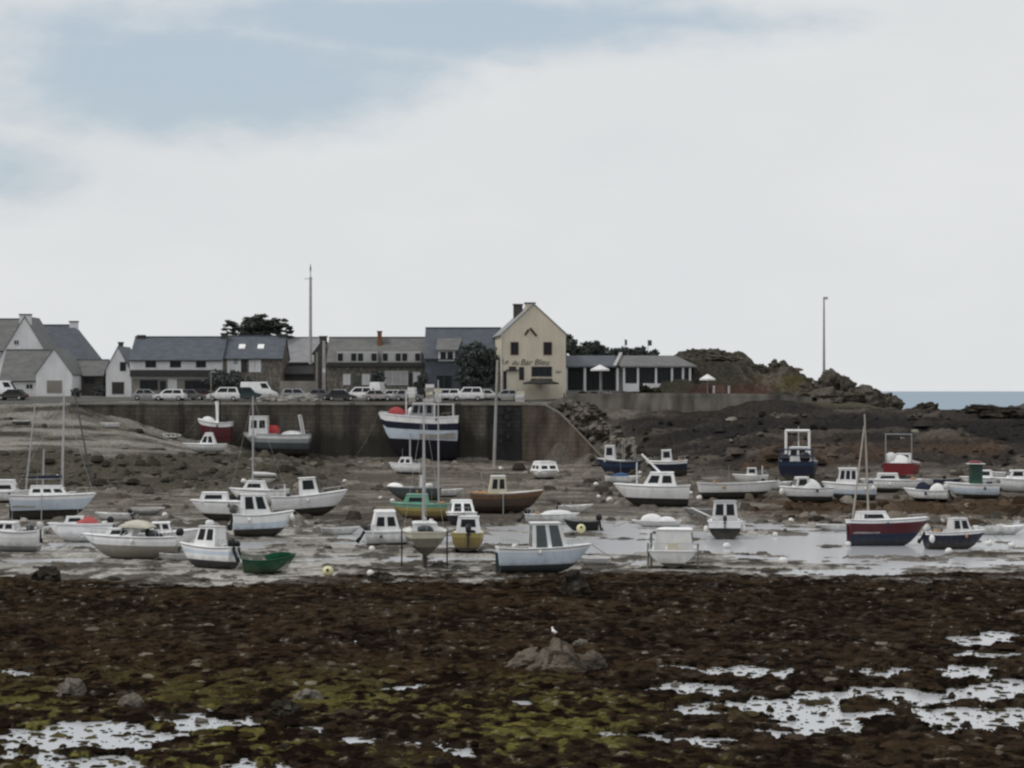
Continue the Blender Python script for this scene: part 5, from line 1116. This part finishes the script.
b = Boat('dark navy open boat with grey windscreen cuddy, right of the maroon sailboat', MOT, 958, 550, 62, 8, 24, 'motorboat', beam=.4, bottom=BLACKP, top=(NAVY, NAVY, NAVY, WHITE), wl=.3, rail=OFFW, td=.55, sheer=.22, heel=-3)
b.cabin(.45, .72, 13, .66, .8, .5, .1, OFFW, OFFW, side=2, front=2, pz=(.3, .85)); b.outboard(WHITE, 1.1, 0, 30); b.fender(.02, -1, BUOYW, .22, .5); b.blob(.2, 0, b.zs(.2) + .15, (.4, .5, .2), DGREY, 'engine_cover')
b = Boat('red trawler seen end-on with white gantry and pale net covers', FISH, 903, 481, 0, 72, 24, 'trawler', L=7.5, beam=4.0, bottom=BLACKP, top=(RED, RED, RED), wl=.36, rail=RED, td=.5, sheer=.3, stern=.85, deckm=GREYP)
b.frame(.05, 29, GREYP, .06, .8); b.cover(.03, .4, 9, WCANVAS, .6, 'net_cover'); b.blob(.12, .9, b.zs(.1) + .5, (.5, .6, .75), OFFW, 'net_drum'); b.cabin(.55, .7, 8, .5, .85, .1, .1, OFFW, OFFW, side=1, back=1)
b = Boat('white dinghy at the far right water edge', DING, 1003, 535, 44, 4, 12, 'dinghy', L=4.2, beam=.4, bottom=OFFW, top=(WHITE,), wl=.2, td=.6, sheer=.2)
b = Boat('white dinghy lying behind the stern of the maroon sailboat', DING, 836, 531, 34, 178, 9, 'dinghy', L=3.2, beam=.42, bottom=OFFW, top=(WHITE,), wl=.2, td=.8, sheer=.15)
# --- along the quay and the upper beach
b = Boat('maroon fishing boat with white mast house against the quay', FISH, 214, 444, 34, 176, 30, 'fishing_boat', beam=.42, bottom=MAROON, top=(MAROON, MAROON, OFFW), wl=.3, rail=OFFW, td=.4, sheer=.28)
b.cabin(.4, .5, 20, .28, .5, .2, .2, WHITE, WHITE, side=0, front=1); b.rod(.36, 0, 22, BLACK, .12); b.cover(.5, .9, 5, OFFW, .8, 'deck_cover')
b = Boat('grey workboat with white wheelhouse and red buoy bundle against the quay', FISH, 275, 452, 66, 178, 28, 'fishing_boat', beam=.36, bottom=BLACKP, top=(DGREY, GREYP, OFFW), wl=.32, rail=GREYP, td=.5, sheer=.12, deckm=GREYP)
b.cabin(.68, .88, 17, .6, .9, .1, .05, OFFW, OFFW, side=2, front=2, pz=(.4, .8)); b.blob(.6, -1.1, b.zs(.6) + .35, (.95, .7, .85), BUOYR, 'buoy_bundle'); b.frame(.08, 19, OFFW, .1, .8, .5); b.frame(.45, 17, DGREY, .1, .8, -.3); b.cover(.1, .45, 4, OFFW, .85, 'net_heap')
b = Boat('big blue and white trawler with red foredeck gear propped upright at the quay', FISH, 417, 461, 78, 179, 60, 'trawler', beam=.34, bottom=mat('navy_black_antifouling', (.013, .013, .02), .8, .3), top=(PALEBLUE, NAVY, WHITE), wl=.46, rail=WHITE, td=.5, sheer=.16, deckm=GREYP, stern=.85, sect='v')
b.cabin(.34, .6, 12, .6, .9, .35, .05, GREYP, OFFW, side=3, front=2, pz=(.3, .85)); RG = mat('bright_red_cover', (.33, .05, .055), .7, .35, 2.5); b.cover(.68, .9, 8, RG, .8, 'red_gear'); b.blob(.66, -.9, b.zs(.66) + .35, (.5, .5, .45), RG, 'red_buoy'); b.blob(.6, .2, b.zs(.6) + .5, (.6, .8, .7), OFFW, 'net_drum'); b.rod(.68, 0, 24, OFFW, .12); b.frame(.04, 12, OFFW, .08, .8); b.frame(.3, 13, OFFW, .08, .8)
MB().box(b.xs(.04), b.xs(.6), -b.hb(.3) * .7, b.hb(.3) * .7, b.zs(.3) + 12.4 * b.k, b.zs(.3) + 13 * b.k).build('canopy_roof', OFFW, b.t)
b.legs(.62, .1, WALLG, .12, -2.2); MB().tube([(b.xs(-.03), -b.hb(.3) - .3, 0), (b.xs(-.03), -b.hb(.3) - .3, 6.2)], .1, 7).build('mooring_pile', CONC, b.t)
b = Boat('small white cuddy boat on the pale beach band left of the maroon fishing boat', MOT, 203, 455, 44, 176, 11, 'cabin_boat', L=5.2, beam=.36, bottom=OFFW, top=(OFFW, WHITE), wl=.2, td=.35, sheer=.2); b.cabin(.25, .6, 11, .65, .75, .8, .4, WHITE, WHITE, side=2, front=1, pz=(.25, .75))
b = Boat('upturned-looking white dinghy high on the left beach near the quay wall', DING, 109, 428, 19, 178, 6, 'dinghy', L=2.5, beam=.42, bottom=OFFW, top=(WHITE,), wl=.2, td=.9, sheer=.1)
b = Boat('dark dinghy with pale rim high on the beach at the far left', DING, 22, 425, 18, 3, 5, 'dinghy', L=2.4, beam=.42, bottom=DGREY, top=(DGREY,), wl=.2, td=1.1, sheer=.1, rail=OFFW)
b = Boat('small blue-grey dinghy lying at the foot of the quay wall', DING, 172, 435, 13, 20, 6, 'dinghy', L=2.2, beam=.45, bottom=DGREY, top=(GREYP,), wl=.2, td=1.1, sheer=.1, heel=25)
b = Boat('white tender standing beyond the thin-masted cruiser, boom end above it', DING, 262, 485, 24, 8, 6, 'tender', L=2.8, beam=.42, bottom=OFFW, top=(WHITE,), wl=.2, td=1.1, sheer=.2, heel=-8)
for px, py, w_, hd_, m1, m2, lab in ((30, 534, 34, 5, OFFW, WHITE, 'white dinghy between the left edge motorboat and the pale blue yacht'), (172, 562, 26, 165, OFFW, OFFW, 'small grey-white tender left of the navy-bottomed cabin boat'), (112, 522, 30, 172, OFFW, WHITE, 'white skiff just behind the beige canopy boat'),
    (341, 535, 24, 8, GREYP, OFFW, 'grey tender at the edge of the thin water left of the cuddy boat'), (576, 513, 30, 4, OFFW, WHITE, 'white skiff beyond the black inflatable'), (700, 517, 26, 170, DGREY, GREYP, 'dark grey tender behind the swung boom boat'), (1000, 480, 30, 178, OFFW, WHITE, 'white dinghy behind the right-hand motorboats'),
    (930, 487, 26, 176, NAVY, OFFW, 'navy and white dinghy behind the covered inflatable'), (448, 497, 26, 4, DGREY, OFFW, 'dark dinghy with white rim behind the dark blue cuddy boat'), (778, 490, 26, 6, OFFW, WHITE, 'white dinghy between long open boat and spray hood boat'), (60, 500, 26, 2, OFFW, WHITE, 'white tender behind the pale blue yacht')):
    b = Boat(lab, DING, px, py, w_, hd_, 10, 'dinghy', L=3.2, beam=.42, bottom=m1, top=(m2,), wl=.25, td=1.1 if px % 2 else .7, sheer=.3, rail=m2)
    if px % 2 == 0: b.outboard(BLACK, .9, 0, 25)
clutter()
# leaning dark pole and extra spar at the left yachts
g_ = spot(92, 484); pt = MB().tube([(g_.x, g_.y, g_.z), (g_.x - 2.0, g_.y + .3, g_.z + 10.2)], [.11, .07], 7).build('leaning_pole', DGREY); tag(pt, 'dark leaning pole standing right of the pale blue yacht', 'pole')
g_ = spot(43, 492); pt = MB().tube([(g_.x, g_.y, g_.z), (g_.x + .1, g_.y, g_.z + 4.6)], [.12, .09], 7).build('mooring_pile', ALU); tag(pt, 'short pale pile between the two masts at the left', 'pile')
g_ = spot(651, 568); pt = MB().tube([(g_.x, g_.y, g_.z - .2), (g_.x, g_.y, g_.z + 2.4)], [.1, .09], 7).build('mooring_pile', CONC); tag(pt, 'grey pile standing at the stern of the propped cabin boat', 'pile')
# mooring buoys
for px, py, r_, m_, lab in ((328, 578, .36, BUOYY, 'yellow buoy with dark eye on the mud edge in front'), (581, 545, .36, BUOYY, 'yellow buoy behind the bow of the pilothouse boat')):
    g_ = spot(px, py); k_ = g_.y / FP; t = empty('mooring_buoy', (g_.x, g_.y, max(zt(g_.x, g_.y), 0))); tag(t, lab, 'buoy')
    if px == 581: t.location.z += .9
    MB().ell((0, 0, r_ * .9), (r_, r_, r_), 14, 10).build('float', m_, t, True); MB().tube([(0, -r_ * .7, r_ * 1.2), (0, -r_ * 1.05, r_ * 1.25)], .1, 8).build('eye', BLACK, t)
BU = [(165, 518), (151, 513), (381, 499), (393, 502), (371, 552), (369, 586 - 8), (431, 524), (598, 498), (610, 502), (640, 476), (645, 499), (700, 500), (727, 549), (775, 537), (869, 499), (849, 547), (950, 556), (990, 546), (1012, 549), (783, 566), (790, 523), (345, 482), (243, 486), (58, 480), (500, 470), (596, 487), (690, 495), (480, 541)]
for px, py in BU:
    g_ = spot(px, py); r_ = random.uniform(.2, .34); t = empty('mooring_buoy', (g_.x, g_.y, max(zt(g_.x, g_.y), -.04)), (random.uniform(-.5, .5), random.uniform(-.5, .5), 0)); tag(t, 'small white mooring buoy lying on the flats among the boats', 'buoy', 'white mooring buoys on the flats')
    MB().ell((0, 0, r_ * .85), (r_, r_, r_ * random.uniform(.8, 1)), 12, 8).build('float', BUOYW, t, True); MB().tube([(0, 0, r_ * 1.6), (0, 0, r_ * 2.0)], .05, 6).build('eye', DGREY, t)

# ------------------------------------------------------------------ vehicles along the quay
def car(label, px, d, kind, m_, hd=0, cat='car'):
    z = float(ground(px, d)) + .08; name = {'van': 'parked_van', 'suv': 'parked_car', 'car': 'parked_car', 'estate': 'parked_car'}[kind]
    t = empty(name, (PX_(px, d), d, z), (0, 0, R(hd))); tag(t, label, cat, 'vehicles parked along the quay')
    L_, H_, bh, x0, x1, x2, x3 = {'car': (4.1, 1.45, .85, -1.75, -1.2, .35, 1.15), 'estate': (4.4, 1.5, .88, -2.0, -1.75, .5, 1.25), 'suv': (4.5, 1.8, 1.05, -2.1, -1.8, .45, 1.15), 'van': (5.2, 2.35, 1.1, -2.5, -2.4, 1.1, 1.9)}[kind]
    h = L_ / 2; W = .86; b = MB()
    prof = [(-h, .3), (-h - .02, .7), (-h + .1, bh), (x3, bh), (h - .25, bh - .16), (h, .62), (h - .02, .3)]
    b.prism(prof, -W, W)
    b.hexa([(x0, -W * .96, bh), (x3, -W * .96, bh), (x3, W * .96, bh), (x0, W * .96, bh), (x1, -W * .78, H_), (x2, -W * .78, H_), (x2, W * .78, H_), (x1, W * .78, H_)])
    b.build('body', m_, t, False, .05)
    P = [Vector(v) for v in [(x0, -W * .96, bh), (x3, -W * .96, bh), (x3, W * .96, bh), (x0, W * .96, bh), (x1, -W * .78, H_), (x2, -W * .78, H_), (x2, W * .78, H_), (x1, W * .78, H_)]]
    def pane(a, b_, c_, d_, u0, u1, v0, v1, nm):
        f = lambda u, v: (a * (1 - u) + b_ * u) * (1 - v) + (d_ * (1 - u) + c_ * u) * v
        q = [f(u0, v0), f(u1, v0), f(u1, v1), f(u0, v1)]; n_ = (q[1] - q[0]).cross(q[3] - q[0]).normalized() * .015
        MB().hexa([p_ - n_ for p_ in q] + [p_ + n_ for p_ in q]).build(nm, GLASS, t)
    for (a, b_, c_, d_) in ((P[0], P[1], P[5], P[4]), (P[3], P[2], P[6], P[7])):
        if kind == 'van': pane(a, b_, c_, d_, .72, .95, .3, .85, 'side_window')
        else:
            pane(a, b_, c_, d_, .08, .46, .12, .85, 'side_window'); pane(a, b_, c_, d_, .5, .92, .12, .85, 'side_window')
    pane(P[1], P[2], P[6], P[5], .06, .94, .1, .9, 'windscreen')
    if kind != 'van': pane(P[0], P[3], P[7], P[4], .1, .9, .2, .85, 'rear_window')
    for sx in (-1, 1):
        for sy in (-1, 1):
            x = sx * h * .62; wv = MB().tube([(x, sy * (W - .18), .31), (x, sy * (W + .02), .31)], .31, 14).build('wheel', TYRE, t); MB().tube([(x, sy * (W + .0), .31), (x, sy * (W + .035), .31)], .18, 10).build('rim', ALU, wv)
    for sy in (-1, 1):
        MB().box(h - .08, h + .015, sy * .62 - .17, sy * .62 + .17, .58, .74).build('headlight', OFFW, t); MB().box(-h - .025, -h + .05, sy * .68 - .1, sy * .68 + .1, .6, .8).build('tail_light', BUOYR, t)
SILV = paint('silver_car_paint', (.38, .39, .4)); CARB = paint('dark_teal_car_paint', (.02, .05, .055)); CARG = paint('grey_car_paint', (.16, .16, .17)); CARR = paint('dark_red_car_paint', (.09, .03, .03)); CARK = paint('black_car_paint', (.025, .025, .028))
for a in (('black hatchback with white van nose behind, at the far left of the road', 12, 271, 'car', CARK, 175), ('white van parked low at the far left picture edge', 2, 275, 'van', WHITE, 0, 'van'),
          ('white hatchback at the left end of the row before the long white house', 147, 268.5, 'car', SILV, 8), ('white estate car second in the row before the long white house', 170, 267.5, 'estate', WHITE, 176),
          ('grey car beside the lamp post, its roof pale', 191, 269, 'car', CARG, 0), ('small dark red car between lamp post and white rounded car', 203, 270, 'car', CARR, 12), ('white rounded car just right of the lamp post', 224, 266.8, 'suv', WHITE, 178),
          ('dark teal car in front of the white van', 247, 267, 'suv', CARB, 6), ('white van with grey windows towering behind the dark teal car', 259, 272, 'van', WHITE, 0, 'van'),
          ('silver car left of the white off-roader', 337, 269.5, 'car', SILV, 172), ('black car low at the quay edge left of the off-roader', 341, 267, 'car', CARK, 5), ('white off-roader before the dormer house', 359, 267.5, 'suv', WHITE, 172),
          ('small white van beside the off-roader', 379, 271, 'van', OFFW, 80, 'van'), ('pale pink-grey car at the quay edge right of the off-roader', 378, 266.6, 'car', paint('pale_car_paint', (.45, .42, .42)), 4), ('dark car before the dark doorway of dormer house', 398, 269, 'car', CARG, 175),
          ('dark car before the slate-hung house', 421, 270, 'car', CARK, 8), ('white car half hidden behind the off-roader by the tree', 446, 268.4, 'estate', WHITE, 176), ('white off-roader with dark flank before the dark tree', 467, 267, 'suv', WHITE, 184), ('black car squeezed between crates and the white estate', 437, 270, 'car', CARK, 174), ('dark red car behind the tall crate stack', 428, 271, 'car', CARR, 6), ('silver estate close behind the net heaps', 297, 270, 'estate', SILV, 2), ('grey car right of the silver estate behind the net heaps', 316, 269.5, 'car', CARG, 178), ('white hatchback before the wide white shutters', 391, 267.2, 'car', OFFW, 176), ('silver car at the quay edge before the wall shrub', 408, 267, 'car', SILV, 3), ('dark estate car beneath the dark tree', 479, 271, 'estate', CARG, 178), ('white hatchback at the quay end beside the leaning post', 487, 268.5, 'car', OFFW, 2), ('pale car in front of the yellow bar door', 507, 267.6, 'car', SILV, 170)):
    car(*a)
# heap of nets and gear on the quay, crates
for i, (px, wpx, hpx, lab) in enumerate(((268, 24, 9, 'left grey heap of fishing nets on the quay edge'), (290, 30, 10, 'long middle heap of pale fishing nets on the quay edge'), (309, 22, 9, 'right heap of pale fishing nets by the wooden pole'))):
    d_ = 265.4; p_ = Pl(d_); z = float(ground(px, d_)); rock('net_heap', lab, (p_.x(px), d_, z + .2), wpx * p_.k * .5, .9, hpx * p_.k * .62, 300 + i, mat('pale_nets', (.3, .29, .27), .95, .45, 4, bump=.05), cat='net heap', amp=.45, freq=1.6, sub=4, smooth=True)
def gear(px, hpx, lab, seed):
    d_ = 264.8; p_ = Pl(d_); z = float(ground(px, d_)); t = empty('pot_stack', (p_.x(px), d_, z)); tag(t, lab, 'stack of gear')
    rr = random.Random(seed); h = 0
    while h < hpx * p_.k:
        w_ = rr.uniform(.4, .62); dh = rr.uniform(.4, .55)
        MB().box(-w_, w_, -.4, .4, h, h + dh * .94).build('crate', rr.choice([OFFW, CREAM, CONCL, OFFW]), t).rotation_euler = (0, 0, rr.uniform(-.3, .3)); h += dh
    return t
gear(412, 14, 'stack of pale crates on the quay behind the trawler mast', 1); gear(430, 16, 'tall stack of pale crates on the quay right of the trawler mast', 2); gear(438, 12, 'lower stack of pale crates beside the tall one on the quay', 3); gear(520, 8, 'small crate stack in front of the yellow bar', 5)

# ------------------------------------------------------------------ foreground rocks, gull
def frock(label, px, py, w_, h_, seed, m_=ROCKG, rot=(0, 0, 0), dep=.8, group=None, **kw):
    g_ = spot(px, py); k_ = g_.y / FP; rx = w_ * k_ / 2; rz = h_ * k_
    return rock('boulder', label, (g_.x, g_.y + rx * dep * .5, g_.z + rz * .22), rx, rx * dep, rz * .78, seed, m_, group, kw.pop('sub', 4), kw.pop('amp', .3), rot, 'rock', **kw)
TAN = mat('tan_granite', (.155, .13, .104), .9, .35, 3, bump=.04, col2=(.075, .064, .053), scale2=1.6)
pk = frock('peaked rock on the weed with the gull standing on it', 560, 673, 54, 33, 61, TAN, amp=.2, sub=5)
for v_ in pk.data.vertices:
    zr_ = max(v_.co.z, 0) / max(w_.co.z for w_ in pk.data.vertices[:1]) if False else max(v_.co.z, 0)
    f_ = 1 - .45 * min(zr_ / 1.25, 1); v_.co.x *= f_; v_.co.y *= f_
frock('long pale slab leaning against the gull rock from the left', 532, 672, 62, 22, 62, TAN, (0, R(-24), 0), .7, amp=.2)
frock('right-hand slab beside the gull rock, tipped up', 589, 671, 34, 20, 63, TAN, (0, R(-10), 0), .7, amp=.25)
frock('flat dark stone under the front of the gull rock', 580, 676, 30, 7, 64, ROCKD, amp=.25)
frock('small flat grey stone behind the gull rock', 581, 648, 18, 8, 65, ROCKG)
frock('big dark boulder at the mud edge right of the pilothouse boat', 575, 596, 34, 27, 66, ROCKD, (0, R(-20), 0), amp=.2)
frock('small dark rounded boulder at the mud edge, right of centre', 713, 590, 15, 11, 67, ROCKD, amp=.2)
frock('square dark rock at the mud edge on the left', 47, 583, 28, 16, 68, ROCKD, amp=.2)
frock('low dark rock at the mud edge near the taupe sailboat', 380, 582, 28, 9, 69, ROCKD)
frock('grey boulder alone in the weed at the left', 69, 699, 28, 20, 70, ROCKG, amp=.2); frock('grey-brown rock just above the left pools', 131, 709, 26, 14, 71, ROCKG); frock('broad low brown rock left of centre in the weed', 286, 716, 34, 15, 72, ROCKD); frock('grey-topped rock next to the broad low brown rock', 308, 704, 28, 13, 73, ROCKG)
frock('dark stone at the bottom edge right of the left pools', 441, 770, 22, 12, 74, ROCKD)
rr = random.Random(5)
SP = [(rr.uniform(0, 1024), rr.uniform(590, 766)) for i in range(36)] + [(rr.uniform(740, 1024), rr.uniform(650, 740)) for i in range(18)] + [(rr.uniform(660, 830), rr.uniform(665, 745)) for i in range(22)]
for i, (px, py) in enumerate(SP):
    s_ = rr.uniform(7, 17) * (.6 + (py - 590) / 400)
    frock('weed-darkened boulder half sunk in the seaweed bed', px, py, s_, s_ * rr.uniform(.35, .6), 400 + i, ROCKD if i % 7 else ROCKG, (0, 0, rr.uniform(0, 6)), rr.uniform(.7, 1), 'small boulders in the seaweed bed', sub=3, amp=.35)
# gull
dg = bpy.context.evaluated_depsgraph_get(); dg.update()
g_ = spot(562, 671); top_ = max((pk.matrix_basis @ v.co).z for v in pk.data.vertices); tv = max(pk.data.vertices, key=lambda v: v.co.z); tp = pk.matrix_basis @ tv.co
gu = empty('gull', (tp.x, tp.y, tp.z - .01)); tag(gu, 'white gull standing on the peaked foreground rock', 'gull')
bd = MB(); N_ = 12
ring = []
for (x, z, r_) in ((-.17, .2, .01), (-.12, .2, .05), (-.03, .205, .085), (.06, .235, .085), (.115, .29, .055), (.135, .335, .042), (.155, .375, .047), (.18, .39, .04), (.205, .385, .015)):
    ring.append([(x, r_ * math.cos(6.283 * i / N_), z + r_ * math.sin(6.283 * i / N_)) for i in range(N_ + 1)])
bd.grid(ring).build('body', BUOYW, gu, True); gu.rotation_euler = (0, 0, R(115))
for sg in (-1, 1):
    MB().ell((-.07, sg * .075, .215), (.15, .022, .055), 10, 6).build('wing', GREYP, gu, True); MB().tube([(.0, sg * .03, .0), (.0, sg * .03, .14)], .008, 5).build('leg', MUSTARD, gu); MB().ell((.19, sg * .036, .395), (.008, .006, .008), 6, 4).build('eye', BLACK, gu)
MB().tube([(.2, 0, .383), (.25, 0, .372)], [.014, .005], 6).build('beak', YELLOW, gu)

# ------------------------------------------------------------------ loose cover: seaweed clumps and stones (uncountable)
def scatter(name, pts, sizes, cols, attr, seed, flat=(.3, .6), spread=1.0, nseg=6, droop=True):
    g = np.random.default_rng(seed); n = len(pts); V = np.zeros((n, nseg * 2 + 1, 3)); CC = np.zeros((n, nseg * 2 + 1, 4))
    a = np.linspace(0, 2 * np.pi, nseg, endpoint=False)
    for i in range(n):
        s = sizes[i]; f = g.uniform(*flat) * s; ro = g.uniform(0, 6.28); ax = g.uniform(.6, 1.5)
        r0 = s * g.uniform(.7, 1.3, nseg); r1 = r0 * g.uniform(.35, .75, nseg)
        ca_, sa_ = np.cos(a + ro), np.sin(a + ro)
        V[i, :nseg, 0] = ca_ * r0 * ax; V[i, :nseg, 1] = sa_ * r0; V[i, :nseg, 2] = -.06
        V[i, nseg:2 * nseg, 0] = ca_ * r1 * ax; V[i, nseg:2 * nseg, 1] = sa_ * r1; V[i, nseg:2 * nseg, 2] = f * g.uniform(.5, 1.0, nseg)
        V[i, -1] = (g.uniform(-.2, .2) * s, g.uniform(-.2, .2) * s, f * g.uniform(.8, 1.15))
        V[i] += pts[i]; CC[i, :, :3] = cols[i]; CC[i, :, 3] = .75
    F = []
    for k in range(nseg):
        k2 = (k + 1) % nseg; F.append((k, k2, nseg + k2, nseg + k))
    T = [(nseg + k, nseg + (k + 1) % nseg, 2 * nseg) for k in range(nseg)]
    nv = nseg * 2 + 1
    loops = []; starts = []; c = 0
    base = (np.arange(n) * nv)[:, None]
    Q = (base[:, :, None] + np.array(F)[None]).reshape(-1, 4); T3 = (base[:, :, None] + np.array(T)[None]).reshape(-1, 3)
    me_ = bpy.data.meshes.new(name); me_.vertices.add(n * nv); me_.vertices.foreach_set('co', V.reshape(-1).astype(np.float32))
    li = np.concatenate([Q.ravel(), T3.ravel()]).astype(np.int32); me_.loops.add(len(li)); me_.loops.foreach_set('vertex_index', li)
    ls = np.concatenate([np.arange(len(Q)) * 4, len(Q) * 4 + np.arange(len(T3)) * 3]).astype(np.int32)
    me_.polygons.add(len(ls)); me_.polygons.foreach_set('loop_start', ls); me_.update(calc_edges=True)
    at = me_.color_attributes.new(attr, 'FLOAT_COLOR', 'POINT'); at.data.foreach_set('color', CC.reshape(-1).astype(np.float32))
    me_.materials.append(shore_mat(name, attr, .03, .32))
    o = bpy.data.objects.new(name, me_); COL.objects.link(o); tag(o, kind='stuff'); return o
def sample(n, d0, d1, tw, seed, power=1.0):
    g = np.random.default_rng(seed); u = g.uniform(0, 1, n); dd = (d0 ** -power + u * (d1 ** -power - d0 ** -power)) ** (-1 / power); tt = g.uniform(-tw, tw, n); return tt, dd, g
tt, dd, g = sample(30000, 58, 160, .3, 5)
ii = np.clip(np.searchsorted(rows, dd), 0, nr - 1); jj = np.clip(np.searchsorted(tcols, tt), 0, nc - 1)
keep = ((fg[ii, jj] > .5) & ((Zt[ii, jj] > -.08) | (g.uniform(0, 1, len(tt)) < .4))) | (mudw[ii, jj] * (1 - wat[ii, jj]) > g.uniform(.3, 1.5, len(tt))); tt, dd, ii, jj = tt[keep], dd[keep], ii[keep], jj[keep]
cols = col[ii, jj] * g.uniform(.55, 1.35, len(tt))[:, None] * np.array([1.03, .97, .92]); sz = g.gamma(2.2, .06, len(tt)) * (dd / 90) ** .5
zc_ = Zt[ii, jj].copy(); zc_[zc_ < -.05] = .01
tag(scatter('seaweed_clumps', np.stack([tt * dd, dd, zc_], -1), np.clip(sz, .06, .7), cols, 'weed_colour', 6, (.06, .3)), 'brown and olive seaweed clumps covering the foreshore', 'seaweed')
tt, dd, g = sample(9000, 165, 262, .32, 15)
ii = np.clip(np.searchsorted(rows, dd), 0, nr - 1); jj = np.clip(np.searchsorted(tcols, tt), 0, nc - 1)
pxx = PX[ii, jj]; pyy = PY[ii, jj]
dens = .08 + lw[ii, jj] * .6 + bank[ii, jj] * .25 + strip[ii, jj] * .5 + midweed[ii, jj] * .4 - beach[ii, jj] * .1
keep = (g.uniform(0, 1, len(tt)) < dens) & (high[ii, jj] < .1) & (dd < 259); tt, dd, ii, jj = tt[keep], dd[keep], ii[keep], jj[keep]
cols = col[ii, jj] * g.uniform(.4, 1.5, len(tt))[:, None]; q_ = g.uniform(0, 1, len(tt)) < .035; cols[q_] = np.array([.2, .185, .16])
sz = np.clip(g.gamma(3, .13, len(tt)), .12, 1.1)
tag(scatter('shore_stones', np.stack([tt * dd, dd, Zt[ii, jj]], -1), sz, cols, 'stone_colour', 16, (.35, .9)), 'dark weedy stones scattered over the upper shore', 'stones')
